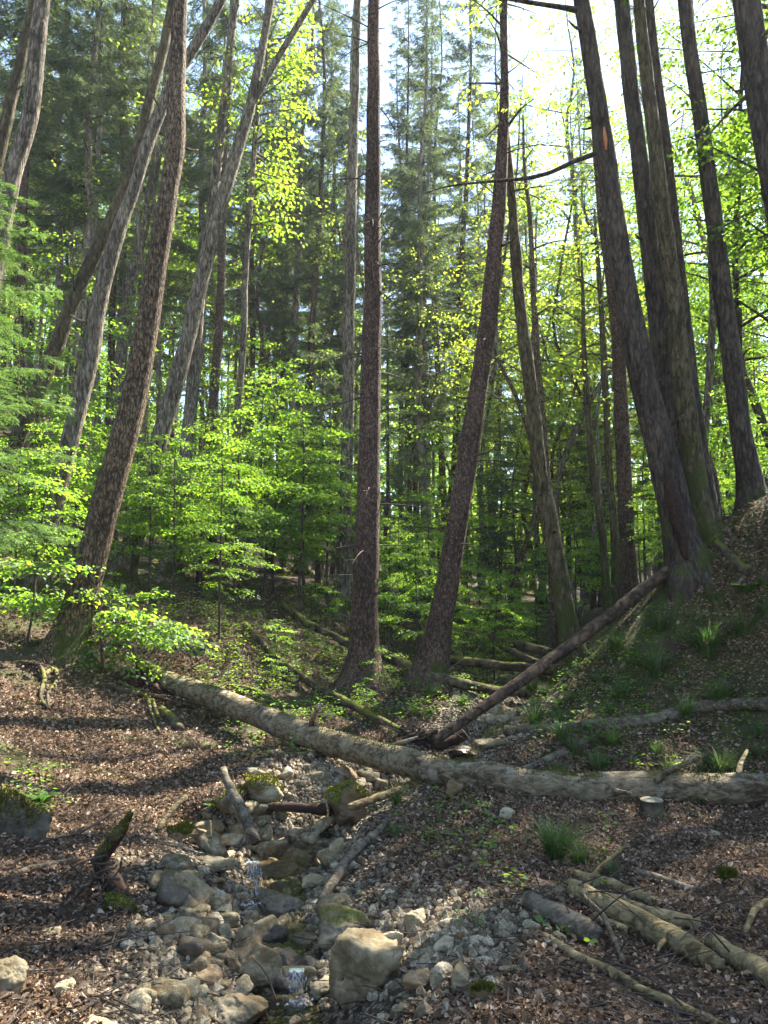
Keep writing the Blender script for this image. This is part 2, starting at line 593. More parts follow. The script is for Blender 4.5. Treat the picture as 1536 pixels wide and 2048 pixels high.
def mat_ground():
    m, nt = new_mat('forest_floor')
    g = NT(nt)
    oc = g.n('TexCoord').outputs['Object']
    wob = g.n('VectorMath', {0: oc, 1: g.n('TexNoise', {'Vector': oc, 'Scale': 9.0, 'Detail': 3}).outputs['Color']}, operation='ADD').outputs[0]
    # dead leaves
    v1 = g.n('TexVoronoi', {'Vector': wob, 'Scale': 17.0}, feature='F1')
    v2 = g.n('TexVoronoi', {'Vector': wob, 'Scale': 31.0}, feature='F1')
    sel = g.n('SeparateColor', {0: v1.outputs['Color']})
    sel2 = g.n('SeparateColor', {0: v2.outputs['Color']})
    leafc = g.ramp(sel.outputs[0], [(0, (.04, .025, .014)), (.35, (.105, .065, .037)), (.65, (.18, .115, .07)), (1, (.29, .21, .145))])
    leafc2 = g.ramp(sel2.outputs[0], [(0, (.03, .019, .011)), (.5, (.115, .072, .042)), (1, (.23, .155, .10))])
    leafc = g.mix(g.math('GREATER_THAN', sel2.outputs[1], .55), leafc, leafc2)
    edge = g.sm(v1.outputs['Distance'], .9, .35)
    leafc = g.mix(edge, (.02, .013, .008), leafc)
    lh = g.math('ADD', g.math('MULTIPLY', sel.outputs[1], .7), g.math('MULTIPLY', v1.outputs['Distance'], -.6))
    # bare soil
    n1 = g.noise(oc, 6, 8, .7)
    soil = g.ramp(n1, [(.3, (.016, .011, .007)), (.6, (.05, .033, .02)), (.8, (.09, .062, .038))])
    big = g.noise(oc, .8, 4, .55)
    att = g.n('Attribute', attribute_name='mask')
    sep = g.n('SeparateColor', {0: att.outputs['Color']})
    gravel_m, moss_m, bare_m = sep.outputs[0], sep.outputs[1], sep.outputs[2]
    bare = g.sm(g.math('ADD', big, g.math('MULTIPLY', bare_m, .35)), .5, .66)
    col = g.mix(bare, leafc, soil)
    h = g.mix(bare, lh, g.math('MULTIPLY', n1, .5))
    # moss and low green
    mn = g.noise(oc, 1.9, 6, .65)
    mf = g.sm(g.math('ADD', mn, g.math('MULTIPLY', moss_m, .3)), .66, .78)
    fine = g.noise(oc, 45, 4)
    col = g.mix(g.math('MULTIPLY', mf, .85), col, g.ramp(fine, [(.3, (.02, .026, .007)), (.7, (.085, .10, .022))]))
    # gravel
    v3 = g.n('TexVoronoi', {'Vector': oc, 'Scale': 26.0}, feature='F1')
    s3 = g.n('SeparateColor', {0: v3.outputs['Color']})
    gcol = g.ramp(s3.outputs[0], [(0, (.075, .054, .034)), (.5, (.19, .15, .096)), (1, (.34, .285, .195))])
    gcol = g.mix(g.sm(v3.outputs['Distance'], .35, .6), gcol, (.03, .022, .015))
    gm = g.sm(g.math('ADD', gravel_m, g.math('MULTIPLY', g.math('SUBTRACT', g.noise(oc, 3.1, 4), .5), .8)), .38, .6)
    col = g.mix(gm, col, gcol)
    h = g.mix(gm, h, g.math('MULTIPLY', v3.outputs['Distance'], -1.0))
    g.out(g.bsdf(col, .9, h, 1.0, .035, .2))
    return m


def mat_water():
    m, nt = new_mat('clear_water')
    g = NT(nt)
    oc = g.n('TexCoord').outputs['Object']
    n = g.noise(g.n('Mapping', {'Vector': oc, 'Scale': (1, .6, 1)}).outputs[0], 16, 4, .6, .8)
    b = g.n('Bump', {'Height': n, 'Strength': .35, 'Distance': .03}).outputs[0]
    gl = g.n('BsdfGlossy', {'Color': (1, 1, 1, 1), 'Roughness': .04, 'Normal': b}).outputs[0]
    tr = g.n('BsdfTransparent', {'Color': (.86, .83, .76, 1)}).outputs[0]
    fr = g.n('Fresnel', {'IOR': 1.33, 'Normal': b}).outputs[0]
    g.out(g.n('MixShader', {0: fr, 1: tr, 2: gl}).outputs[0])
    return m


def mat_foam():
    m, nt = new_mat('falling_water')
    g = NT(nt)
    d = g.bsdf((.86, .87, .87), .12, None, spec=.6)
    tr = g.n('BsdfTransparent', {'Color': (.95, .95, .95, 1)}).outputs[0]
    g.out(g.n('MixShader', {0: .26, 1: tr, 2: d}).outputs[0])
    return m


M = {}
M['beech_leaf'] = mat_leaf('beech_leaf', [(.05, .11, .015), (.075, .15, .02), (.10, .185, .025)], [(.17, .36, .02), (.26, .46, .025), (.40, .56, .04)], .55, .025)
M['maple_leaf'] = mat_leaf('maple_leaf', [(.07, .13, .02), (.10, .17, .025), (.15, .2, .03)], [(.26, .42, .03), (.36, .5, .04), (.52, .56, .05)], .6, .04)
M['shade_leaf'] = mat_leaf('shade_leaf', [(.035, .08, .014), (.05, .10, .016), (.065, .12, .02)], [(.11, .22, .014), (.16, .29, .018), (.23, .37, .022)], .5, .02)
M['lime_leaf'] = mat_leaf('lime_leaf', [(.06, .12, .018), (.085, .155, .022), (.12, .19, .028)], [(.2, .38, .022), (.3, .47, .03), (.42, .54, .04)], .55, .02)
M['needles'] = mat_leaf('needles', [(.06, .09, .045), (.09, .12, .06), (.12, .15, .08)], [(.09, .14, .04), (.14, .19, .055), (.19, .24, .08)], .45, .02)
M['young_needles'] = mat_leaf('young_needles', [(.055, .11, .028), (.08, .145, .038), (.11, .18, .05)], [(.11, .22, .035), (.16, .29, .045), (.22, .35, .055)], .45, .03)
M['grass'] = mat_leaf('grass', [(.03, .075, .012), (.05, .11, .018), (.08, .13, .03)], [(.05, .14, .015), (.08, .19, .02), (.12, .22, .04)], .4, .015)
M['dry_grass'] = mat_leaf('dry_grass', [(.12, .10, .05), (.2, .16, .085)], [(.12, .10, .05), (.2, .16, .08)], .3, .05)
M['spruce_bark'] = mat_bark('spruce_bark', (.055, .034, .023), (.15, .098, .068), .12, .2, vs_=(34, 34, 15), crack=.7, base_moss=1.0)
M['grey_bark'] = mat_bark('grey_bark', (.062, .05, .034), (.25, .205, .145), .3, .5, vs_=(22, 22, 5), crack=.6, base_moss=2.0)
M['brown_bark'] = mat_bark('brown_bark', (.05, .034, .02), (.21, .148, .088), .3, .25, vs_=(30, 30, 10), crack=.75, base_moss=2.0)
M['mossy_bark'] = mat_bark('mossy_bark', (.045, .036, .018), (.13, .102, .052), .55, .3, vs_=(24, 24, 6), crack=.5, base_moss=3.0)
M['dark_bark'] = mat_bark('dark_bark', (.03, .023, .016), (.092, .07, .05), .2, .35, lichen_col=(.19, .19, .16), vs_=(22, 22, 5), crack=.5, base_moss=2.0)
M['log_bark'] = mat_bark('log_bark', (.07, .05, .028), (.215, .168, .10), .3, .7, lichen_col=(.44, .42, .33), vs_=(9, 22, 22), crack=.25, base_moss=0, up_moss=.2, lich_scale=6.0, moss_col=(.085, .08, .022))
M['mossy_log'] = mat_bark('mossy_log', (.05, .038, .025), (.13, .10, .06), .45, .3, vs_=(6, 6, 6), base_moss=0, up_moss=.3, moss_col=(.13, .135, .022))
M['bare_wood'] = mat_bark('bare_wood', (.07, .053, .035), (.18, .145, .10), .0, .25, vs_=(12, 20, 20), crack=.3, base_moss=0, up_moss=0.06)
M['pale_wood'] = mat_bark('pale_wood', (.10, .073, .033), (.27, .205, .10), .12, .2, lichen_col=(.38, .37, .27), vs_=(12, 22, 22), crack=.3, base_moss=0, up_moss=.06, lich_scale=12.0)
M['brown_wood'] = mat_bark('brown_wood', (.05, .033, .022), (.13, .085, .052), .05, .1, vs_=(8, 8, 8), base_moss=0, up_moss=.05)
M['sunlit_far_bark'] = mat_bark('sunlit_far_bark', (.11, .088, .066), (.30, .25, .19), .1, .4, vs_=(12, 12, 5), crack=.4, base_moss=1.0)  # paler spruce bark for far trunks, sunlit tone put into the colour
M['cut_wood'] = mat_plain('cut_wood', (.2, .15, .09), (.42, .34, .22), 30)
M['raw_wood'] = mat_plain('raw_wood', (.35, .13, .05), (.5, .22, .09), 30)
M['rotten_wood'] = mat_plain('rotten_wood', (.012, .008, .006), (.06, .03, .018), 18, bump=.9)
M['twig'] = mat_plain('twig', (.025, .018, .013), (.085, .065, .05), 25)
M['rock'] = mat_rock('rock', (.15, .118, .062), (.34, .285, .175))
M['pale_rock'] = mat_rock('pale_rock', (.24, .20, .12), (.46, .40, .27), stain=(.28, .20, .10))
M['mossy_rock'] = mat_rock('mossy_rock', (.10, .083, .05), (.25, .215, .145), .45)
M['wet_rock'] = mat_rock('wet_rock', (.17, .135, .085), (.36, .30, .21), .0, True)
M['dark_mossy_rock'] = mat_rock('dark_mossy_rock', (.07, .06, .04), (.17, .15, .11), .5)
M['ochre_rock'] = mat_rock('ochre_rock', (.17, .115, .06), (.34, .25, .15), .15)
M['moss'] = mat_moss('moss')
M['bright_moss'] = mat_moss('bright_moss', (.08, .085, .012), (.3, .28, .035))
M['litter'] = mat_litter('litter', [(.04, .025, .014), (.13, .08, .045), (.07, .045, .026), (.21, .135, .08), (.10, .063, .037), (.30, .21, .14), (.17, .108, .066), (.44, .34, .25), (.19, .105, .05)])
M['ground'] = mat_ground()
M['water'] = mat_water()
M['foam'] = mat_foam()

# ------------------------------------------------------------------ the ground
def build_ground():
    n = GN
    X, Y = np.meshgrid(GX, GY)
    Z = GZ
    V = np.stack([X, Y, Z], -1).reshape(-1, 3)
    i = np.arange(n - 1)[:, None] * n + np.arange(n - 1)[None, :]
    Q = np.stack([i, i + 1, i + n + 1, i + n], -1).reshape(-1, 4)
    mb = MB()
    mb.add(V, Q)
    o = mb.build('ground', M['ground'])
    o['kind'] = 'structure'
    x, y = V[:, 0], V[:, 1]
    sd = stream_dist(x, y)
    gravel = np.exp(-(sd / np.interp(y, [3, 6, 9, 12, 20], [1.0, 1.0, .95, .85, .7])) ** 2) * 1.3
    gravel = np.maximum(gravel, .8 * np.exp(-((x - .35) / .55) ** 2 - ((y - 4.5) / 1.0) ** 2))
    moss = -.8 * np.exp(-(sd / .8) ** 2) + .25 + .5 * np.exp(-((y - 14) / 7) ** 2) + .35 * (x > 2) * np.clip((y - 7.6) / 2, 0, 1)
    bare = np.clip((x - 1.2) / 2, 0, 1) * np.clip((y - 7.8) / 2, 0, 1) * np.clip((14 - y) / 3, 0, 1) * .6 + np.exp(-(sd / 1.2) ** 2) * .5
    col = np.stack([gravel, moss, bare, np.ones_like(x)], 1)
    a = o.data.color_attributes.new('mask', 'FLOAT_COLOR', 'POINT')
    a.data.foreach_set('color', col.astype(np.float32).ravel())
    return o


build_ground()


# ------------------------------------------------------------------ the stream
def build_stream():
    P = crom(np.column_stack([STREAM, np.zeros(len(STREAM))]), 140)[:, :2]
    keep = P[:, 1] < 12.5
    P = P[keep]
    bed = H(P[:, 0], P[:, 1])
    cuts = [0, 4.75, 5.35, 5.95, 6.5, 7.2, 8.3, 9.2, 10.2, 11.3, 13]
    lev = np.zeros(len(P))
    for a, b in zip(cuts[:-1], cuts[1:]):
        k = (P[:, 1] >= a) & (P[:, 1] < b)
        if k.any():
            lev[k] = bed[k].min() + .07
    lev = np.maximum(np.maximum.accumulate(lev), bed + .03)
    T = nrm(np.gradient(P, axis=0))
    S = np.stack([T[:, 1], -T[:, 0]], 1)
    w = np.interp(P[:, 1], [2, 4.2, 5, 6, 7, 8.5, 10, 12], [.24, .26, .22, .27, .28, .18, .15, .15])
    offs = np.linspace(-1, 1, 9)
    V = np.zeros((len(P), 9, 3))
    V[..., :2] = P[:, None, :] + S[:, None, :] * (w[:, None] * offs[None, :])[..., None]
    V[..., 2] = lev[:, None] + .006 * fbm(V[..., 0] * 9, V[..., 1] * 9, 0, 2, 4)
    i = np.arange(len(P) - 1)[:, None] * 9 + np.arange(8)[None, :]
    Q = np.stack([i, i + 1, i + 10, i + 9], -1).reshape(-1, 4)
    mb = MB()
    mb.add(V.reshape(-1, 3), Q)
    o = mb.build('stream', M['water'])
    o['kind'] = 'structure'


build_stream()


def ico(sub):
    bm = bmesh.new()
    bmesh.ops.create_icosphere(bm, subdivisions=sub, radius=1.0)
    V = np.array([v.co[:] for v in bm.verts])
    Fc = np.array([[v.index for v in f.verts] for f in bm.faces])
    bm.free()
    return V, Fc


ICO = {s: ico(s) for s in (1, 2, 3, 4, 5)}


def rock_verts(seed, sub=4, planes=11, size=(1, 1, 1), rough=.05, squash=0.0):
    """an angular stone filling a box of about the given size: many cut planes, then worn and pitted"""
    rng = np.random.default_rng(seed)
    d, Fc = ICO[sub]
    nv = nrm(rng.normal(size=(planes, 3)))
    nv = np.vstack([nv, np.eye(3), -np.eye(3)])
    h = np.concatenate([rng.uniform(.55, 1.0, planes), rng.uniform(.75, 1.0, 6)])
    dots = d @ nv.T
    r = np.where(dots > .05, h[None, :] / np.maximum(dots, .05), 9)
    r = np.sort(r, axis=1)
    k = 30.0
    rs = -np.log(np.exp(-k * r[:, :4]).sum(1)) / k            # soft minimum: worn edges
    V = d * rs[:, None]
    V = V / np.abs(V).max(0)
    size = np.array(size) * .5
    V = V * size
    m = size.mean()
    q = V / m
    ridge = 1 - np.abs(fbm(q[:, 0] * 2.6 + seed, q[:, 1] * 2.6, q[:, 2] * 5.5, 4, seed + 3))
    V = V - d * (np.clip(ridge - .8, 0, .2) * .35 * rough / .06 * .35 * m)[:, None]
    disp = rough * .8 * fbm(q[:, 0] * 2.6 + seed, q[:, 1] * 2.6, q[:, 2] * 2.6, 5, seed) - rough * .7 * np.abs(fbm(q[:, 0] * 5, q[:, 1] * 5 + seed, q[:, 2] * 5, 3, seed + 1))
    V = V + d * (disp * m)[:, None]
    return V, Fc


_rng = np.random.default_rng(11)


def boulder(label, u, v0, wpx, hpx, mat='rock', seed=1, depth=1.0, sink=.22, rz=0.0, tiltx=0.0, moss=False, D=None, name='boulder', sub=5, rough=.10, planes=16, dz=0.0, cat='boulder', group=None, water=None):
    """u: middle, v0: bottom in the picture, wpx / hpx: its visible size there"""
    g = hit(u, v0) if D is None else px(u, v0, D)
    s = g[1] / F
    w = wpx * s
    h = max(hpx * s - .40 * w * depth * .8, .38 * hpx * s) / .93
    hh = h / (1 - sink)
    V, Fc = rock_verts(seed, sub, planes, (w, w * depth, hh), rough)
    ca, sa = cos(rz), sin(rz)
    R = np.array([[ca, -sa, 0], [sa, ca, 0], [0, 0, 1]])
    ct, st = cos(tiltx), sin(tiltx)
    V = V @ np.array([[ct, 0, st], [0, 1, 0], [-st, 0, ct]]).T @ R.T
    c = np.array([g[0], g[1] + w * depth * .38, 0])
    c[2] = (g[2] if D is not None else Hs(c[0], c[1])) + hh * (.5 - sink) + dz
    mb = MB()
    mb.add(V, Fc)
    o = mb.build(name, M[mat])
    o.location = c
    tag(o, label, cat, group)
    if moss:
        # a ragged cushion of moss on the upper faces
        rg = np.random.default_rng(seed)
        a, b_, c_ = V[Fc[:, 0]], V[Fc[:, 1]], V[Fc[:, 2]]
        nn = np.cross(b_ - a, c_ - a)
        ar = np.linalg.norm(nn, axis=1)
        nn = nn / np.maximum(ar, 1e-12)[:, None]
        pk = rg.choice(len(Fc), 5200, p=ar / ar.sum())
        bc = rg.dirichlet((1, 1, 1), 5200)
        q = a[pk] * bc[:, :1] + b_[pk] * bc[:, 1:2] + c_[pk] * bc[:, 2:]
        zr = (q[:, 2] - V[:, 2].min()) / np.ptp(V[:, 2])
        fld = zr * 1.1 + .45 * fbm(q[:, 0] * 9, q[:, 1] * 9, q[:, 2] * 9, 4, seed) + .25 * nn[pk, 2]
        ok = fld > (.95 if moss is True else .6 + .6 * moss)
        q, N = q[ok], nn[pk][ok]
        N = N * np.sign((N * q).sum(1))[:, None]
        if len(q):
            mm = MB()
            mm.leaves(q - N * .004, nrm(N + rg.normal(0, .7, q.shape) + UP * .3), rg.normal(size=q.shape), rg.uniform(.014, .034, len(q)), .014, .1, False)
            mm.build('moss', M['bright_moss' if moss is True else 'moss'], o)
    return o


BOULDERS = [
    ('squat square boulder with a mossy top beside the broken slanting stick', 697, 1660, 88, 102, 'dark_mossy_rock', 3, .8, .15, .25, 0, True),
    ('boulder capped with bright yellow moss under the tip of the standing grey stick', 522, 1622, 82, 62, 'rock', 12, .9, .2, .1, 0, True),
    ('round pale boulder half coated in olive moss beside the small fern', 452, 1664, 58, 52, 'mossy_rock', 7, .9, .15, .3, 0, .8),
    ('ochre block with a mossy shoulder left of the mossy fern boulder', 356, 1681, 52, 40, 'ochre_rock', 9, .9, .15, .6, 0, .8),
    ('tilted wedge stone leaning beside the ochre mossy block', 395, 1689, 36, 36, 'rock', 15, .8, .15, .2, .3, False),
    ('long flat grey slab bridging the left side of the upper step', 428, 1744, 118, 46, 'rock', 21, .6, .12, .05, .02, False),
    ('rounded dark grey stone tucked under the left end of the long slab', 366, 1778, 60, 44, 'mossy_rock', 23, .9, .15, .4, 0, False),
    ('wet block over which the small waterfall drops', 540, 1766, 100, 62, 'wet_rock', 33, .95, .1, .1, 0, False),
    ('wet dark sloping boulder directly below the small waterfall', 553, 1844, 104, 62, 'wet_rock', 37, .8, .2, .2, .12, False),
    ('brown rounded stone right of the wet waterfall block', 627, 1779, 58, 36, 'rock', 41, .8, .15, .3, 0, False),
    ('big pale ribbed limestone block standing left of the lower pool', 522, 1990, 88, 92, 'rock', 45, .7, .12, .5, .35, False),
    ('huge pitted grey outcrop on the right side of the lower stream', 728, 2016, 150, 168, 'rock', 51, 1.5, .2, .35, -.12, False),
    ('pitted knob of rock rising above the huge streamside outcrop', 694, 1890, 130, 96, 'mossy_rock', 55, 1.1, .25, .1, .1, False),
    ('slanting rib of grey rock running up from the pitted knob', 668, 1842, 70, 60, 'rock', 57, .9, .25, .5, -.5, False),
    ('mossy boulder cut off by the bottom edge in the middle of the bed', 452, 2062, 150, 78, 'mossy_rock', 61, .8, .2, .3, .05, False),
    ('white angular stone alone on the right bank of the lower stream', 779, 1926, 54, 66, 'pale_rock', 65, .8, .12, .2, 0, False),
    ('pale squarish stone behind the white angular stone', 833, 1866, 52, 46, 'pale_rock', 67, .8, .15, .4, 0, False),
    ('cream block in the middle of the right bank stones', 890, 1914, 50, 42, 'pale_rock', 69, .8, .15, .9, 0, False),
    ('pale domed stone at the front of the right bank stones', 884, 1976, 52, 48, 'pale_rock', 71, .8, .15, .2, 0, False),
    ('brown slanted stone left of the pale domed stone', 834, 1990, 56, 54, 'ochre_rock', 73, .8, .15, .2, -.3, False),
    ('brown mossy stone at the lower right end of the bank stones', 966, 2012, 46, 40, 'ochre_rock', 75, .8, .2, .2, 0, .8),
    ('leaning tan stone touching the right flank of the pale domed stone', 920, 1992, 40, 58, 'rock', 77, .8, .15, .2, .25, False),
    ('big green mossy boulder half buried at the left edge in dead leaves', 22, 1672, 128, 92, 'dark_mossy_rock', 81, .6, .2, .2, .3, .35),
    ('sunlit pale block lying beneath the middle of the big fallen log', 765, 1553, 66, 38, 'pale_rock', 83, .9, .2, .2, 0, False),
    ('tan flat stone propped beside the sunlit block under the log', 693, 1565, 46, 30, 'ochre_rock', 85, .7, .2, .2, .4, False),
    ('wet grey rock at the mouth of the dark hollow', 930, 1516, 62, 30, 'wet_rock', 87, .9, .2, .2, 0, False),
    ('pale water worn rock ledge above the dark hollow', 985, 1494, 78, 34, 'rock', 89, .9, .25, .2, 0, False),
    ('small pale upright stone on the bank in front of the big log', 908, 1596, 34, 36, 'ochre_rock', 91, .7, .15, .1, 0, False),
    ('white rounded stone on leaves between the big log and the grass tuft', 1018, 1638, 36, 24, 'pale_rock', 93, .8, .2, .2, 0, False),
    ('pale stone half buried in leaves to the far right of the grass tuft', 1430, 1672, 30, 16, 'pale_rock', 95, .8, .3, .2, 0, False),
    ('round mossy stone at the right near the leaf covered hump', 1460, 1766, 28, 26, 'mossy_rock', 97, .8, .2, .2, 0, .7),
    ('pale rounded stone cut by the left edge low in the leaves', 8, 1990, 74, 72, 'rock', 99, .8, .2, .2, 0, False),
    ('white flat stone cut off by the bottom edge at the left', 190, 2068, 74, 32, 'pale_rock', 101, .8, .3, .2, 0, False),
    ('pale stone in the leaves right of the left edge stone', 126, 1990, 40, 30, 'pale_rock', 103, .8, .3, .2, 0, False),
    ('grey stone half covered by leaves high on the left litter slope', 94, 1874, 40, 22, 'rock', 105, .8, .3, .2, 0, False),
    ('leaning rib of pale stone left of the ribbed limestone block', 426, 1920, 60, 52, 'rock', 107, .7, .15, .3, .6, False),
    ('thin upright shard leaning on the ribbed limestone block', 462, 1952, 26, 48, 'ochre_rock', 109, .6, .1, .3, -.4, False),
    ('long sloping slab at the left edge of the stream stones', 366, 1818, 100, 60, 'rock', 111, .6, .25, -.2, .5, False),
    ('white wedge stone in the row beside the upper pool', 590, 1694, 32, 26, 'pale_rock', 113, .8, .15, .2, 0, False),
    ('pale tooth shaped stone at the right end of the upper pool row', 672, 1720, 32, 40, 'pale_rock', 115, .6, .12, .2, 0, False),
    ('rounded pale boulder where the standing grey stick ends', 520, 1700, 42, 34, 'pale_rock', 117, .9, .15, .2, 0, False),
    ('oval brown stone lying right of the lower pool inflow', 586, 1879, 52, 28, 'ochre_rock', 119, .8, .2, .2, 0, False),
    ('broad flat stone beside the splashing lower pool', 648, 1994, 64, 34, 'rock', 121, .8, .2, .2, -.2, False),
    ('grey stone at the bottom of the lower pool', 612, 2018, 52, 28, 'wet_rock', 123, .8, .2, .2, 0, False),
]
for b in BOULDERS:
    lab, u, v0, w, h, mt, sd, dp, sk, rz, tx, ms = b
    boulder(lab, u, v0, w, h, mt, sd, dp, sk, rz, tx, ms)

# loose stones along the bed: each one an object, a dozen shapes shared between them
STONE_MESH = []
for k, mt in enumerate(['rock', 'pale_rock', 'rock', 'ochre_rock', 'mossy_rock', 'pale_rock', 'rock', 'rock', 'pale_rock', 'ochre_rock', 'rock', 'wet_rock', 'wet_rock']):
    V, Fc = rock_verts(300 + k, 3, 9, (1, _rng.uniform(.7, .95), _rng.uniform(.5, .75)), .05)
    mb = MB()
    mb.add(V, Fc)
    STONE_MESH.append(mb.mesh('stone', M[mt]))


def stone(p, size, k, label, group, sink=.2):
    o = link('stone', STONE_MESH[k])
    o.location = (p[0], p[1], p[2] + size * (.24 - sink * .4))
    o.rotation_euler = (_rng.normal(0, .25), _rng.normal(0, .25), _rng.uniform(0, 6.3))
    o.scale = (size * _rng.uniform(.8, 1.3), size, size * _rng.uniform(.75, 1.2))
    tag(o, label, 'stone', group)


def scatter_stones():
    zones = [  # centre u, v, spread u, v, count, size range in px of the photograph, kinds, label, group
        (480, 1668, 120, 42, 40, (16, 38), (0, 1, 2, 3, 4, 6), 'palm sized stone in the jumble between the fern and the upper pool', 'stones around the upper pool'),
        (625, 1700, 55, 30, 30, (16, 36), (0, 1, 5, 7, 8, 2), 'rounded pale stone heaped between the upper pool and the slanting stick', 'heaped stones right of the upper pool'),
        (660, 1560, 110, 26, 50, (10, 26), (1, 5, 8, 3, 0), 'small sunlit pale stone in the gravel fan below the big log', 'sunlit stones below the log'),
        (410, 1890, 85, 100, 88, (14, 50), (0, 1, 2, 5, 6, 3, 4, 9, 7, 11), 'loose pale limestone stone on the left bank of the lower stream', 'stones on the left bank of the lower stream'),
        (560, 1870, 62, 75, 44, (12, 34), (11, 12, 3, 0, 11), 'wet stone lying in the shallow water below the waterfall', 'wet stones in the stream'),
        (870, 1870, 130, 80, 46, (9, 28), (0, 1, 3, 5, 2, 9), 'small stone strewn on the gravelly right bank', 'small stones on the right bank'),
        (575, 1965, 50, 62, 26, (14, 40), (11, 12, 3, 11, 0), 'wet brown stone in the water of the lowest pool', 'wet stones in the lowest pool'),
        (1000, 1425, 50, 30, 12, (10, 26), (0, 1, 2, 5), 'grey stone in the narrow bed behind the diagonal pole', 'stones in the narrow upper bed'),
        (360, 2010, 60, 30, 12, (20, 46), (0, 1, 5, 8), 'pale broken stone near the bottom edge left of the water', 'broken stones near the bottom edge'),
    ]
    for (u, v, su, sv, n, sz, kinds, lab, grp) in zones:
        us = u + np.clip(_rng.normal(0, .62, n), -1.5, 1.5) * su
        vv = v + np.clip(_rng.normal(0, .62, n), -1.5, 1.5) * sv
        P = hits(us, vv)
        for p in P:
            s = sz[0] + (sz[1] - sz[0]) * _rng.random() ** 1.9
            stone(p, s * p[1] / F * 1.5, int(_rng.choice(kinds)), lab, grp)


scatter_stones()


def build_gravel():
    d, Fc = ICO[1]
    mb = MB()
    us, vv = [], []
    for (u, v, su, sv, n) in [(560, 1850, 130, 130, 2600), (670, 1560, 140, 36, 1500), (870, 1880, 150, 100, 2200), (400, 1930, 110, 110, 1800), (600, 1690, 120, 50, 1200), (1000, 1430, 60, 40, 500)]:
        us.append(u + _rng.normal(0, .6, n) * su)
        vv.append(v + _rng.normal(0, .6, n) * sv)
    us, vv = np.concatenate(us), np.concatenate(vv)
    vv = np.clip(vv, 1380, 2250)
    P = hits(us, vv)
    n = len(P)
    s = .012 + .034 * _rng.random(n) ** 2.2
    sc = _rng.uniform(.6, 1.2, (n, 1, 3)) * s[:, None, None]
    V = d[None] * (1 + .3 * vnoise(d[:, 0] * 3 + np.arange(n)[:, None], d[:, 1] * 3, d[:, 2] * 3, 8))[..., None] * sc
    V = V + P[:, None, :] + np.array([0, 0, .006])
    Fa = (Fc[None] + (np.arange(n) * len(d))[:, None, None]).reshape(-1, 3)
    mb.add(V.reshape(-1, 3), Fa)
    m, nt = new_mat('gravel')
    g = NT(nt)
    c = g.ramp(g.n('NewGeometry').outputs['Random Per Island'], [(0, (.08, .058, .035)), (.4, (.16, .125, .078)), (.75, (.26, .21, .135)), (1, (.40, .34, .24))])
    nn = g.noise(g.n('TexCoord').outputs['Object'], 60, 4)
    g.out(g.bsdf(g.mix(g.sm(nn, .4, .6), g.mix(1.0, c, (.6, .57, .5), 'MULTIPLY'), c), .85, nn, .5, .01))
    o = mb.build('gravel', m, smooth=False)
    tag(o, 'pale limestone gravel and pebbles spread along the stream bed', 'gravel', None, 'stuff')


build_gravel()


def fall(u0, v0, v1, wpx, D, label):
    """separate strands of falling water with a low mound of foam where they land"""
    rng = np.random.default_rng(int(u0))
    a, b = px(u0, v0, D + .04), px(u0, v1, D - .05)
    w = wpx * D / F
    e = empty('waterfall', b)
    tag(e, label, 'waterfall')
    mb = MB()
    t = np.linspace(0, 1, 12)
    ctr = lambda q: np.stack([a[0] + (b[0] - a[0]) * q, a[1] - .1 * np.sqrt(q), a[2] + (b[2] - a[2]) * q ** 1.35], 1)
    for k in range(70):
        x = float(np.clip(rng.normal(0, .24), -.5, .5)) * w
        t0 = rng.uniform(0, .85)
        tt = t0 + min(1 - t0, rng.uniform(.08, .3)) * t
        P = ctr(tt) + np.array([x, rng.normal(0, .012), 0])
        P[:, 0] += .005 * np.sin(tt * 11 + k)
        mb.tube(P - b, (.0004 + rng.uniform(.0008, .0024) * np.sin(pi * np.linspace(.05, .95, 12))), 6, True)
    o_ = np.linspace(-.42, .42, 9)
    V = ctr(t)[:, None, :] + np.stack([o_ * w, 0 * o_, 0 * o_], 1)[None]
    V[..., 1] += .012 * fbm(V[..., 0] * 50, V[..., 2] * 9, 0, 2, 3)
    ii = np.arange(11)[:, None] * 9 + np.arange(8)[None, :]
    sh = MB()
    sh.add(V.reshape(-1, 3) - b, np.stack([ii, ii + 1, ii + 10, ii + 9], -1).reshape(-1, 4))
    sh.build('water_film', M['water'], e)
    mb.build('falling_water', M['foam'], e)
    d, Fc = ICO[1]
    fm = MB()
    for k in range(44):
        r = rng.uniform(.002, .0065)
        q = np.array([rng.normal(0, .4) * w, -.12 + rng.normal(0, .3) * w, rng.uniform(-.004, .012)])
        fm.add(d * r * np.array([1.5, 1.5, .8]) + q, Fc)
    fm.build('foam', M['foam'], e)['kind'] = 'stuff'


fall(507, 1722, 1795, 30, 5.95, 'thin white waterfall dropping off the wet block')
fall(594, 1936, 1984, 34, 4.72, 'low splash of white water spilling into the lowest pool')


# ------------------------------------------------------------------ dead wood
def logpath(pts, n=None):
    """points (u, v, w[, D]): middle of the log in the picture and its width there; without D it lies on the ground"""
    out = []
    for p in pts:
        u, v, w = p[:3]
        if len(p) > 3 and p[3]:
            q = px(u, v, p[3])
            r = w * p[3] / F / 2
        else:
            g = hit(u, v + w * .35)
            r = w * g[1] / F / 2
            q = np.array([g[0], g[1] + r * .25, g[2] + r * .62])
        out.append([*q, r])
    out = np.array(out)
    L = np.linalg.norm(np.diff(out[:, :3], axis=0), axis=1).sum()
    return crom(out, n or int(np.clip(L / .09, 10, 110)))


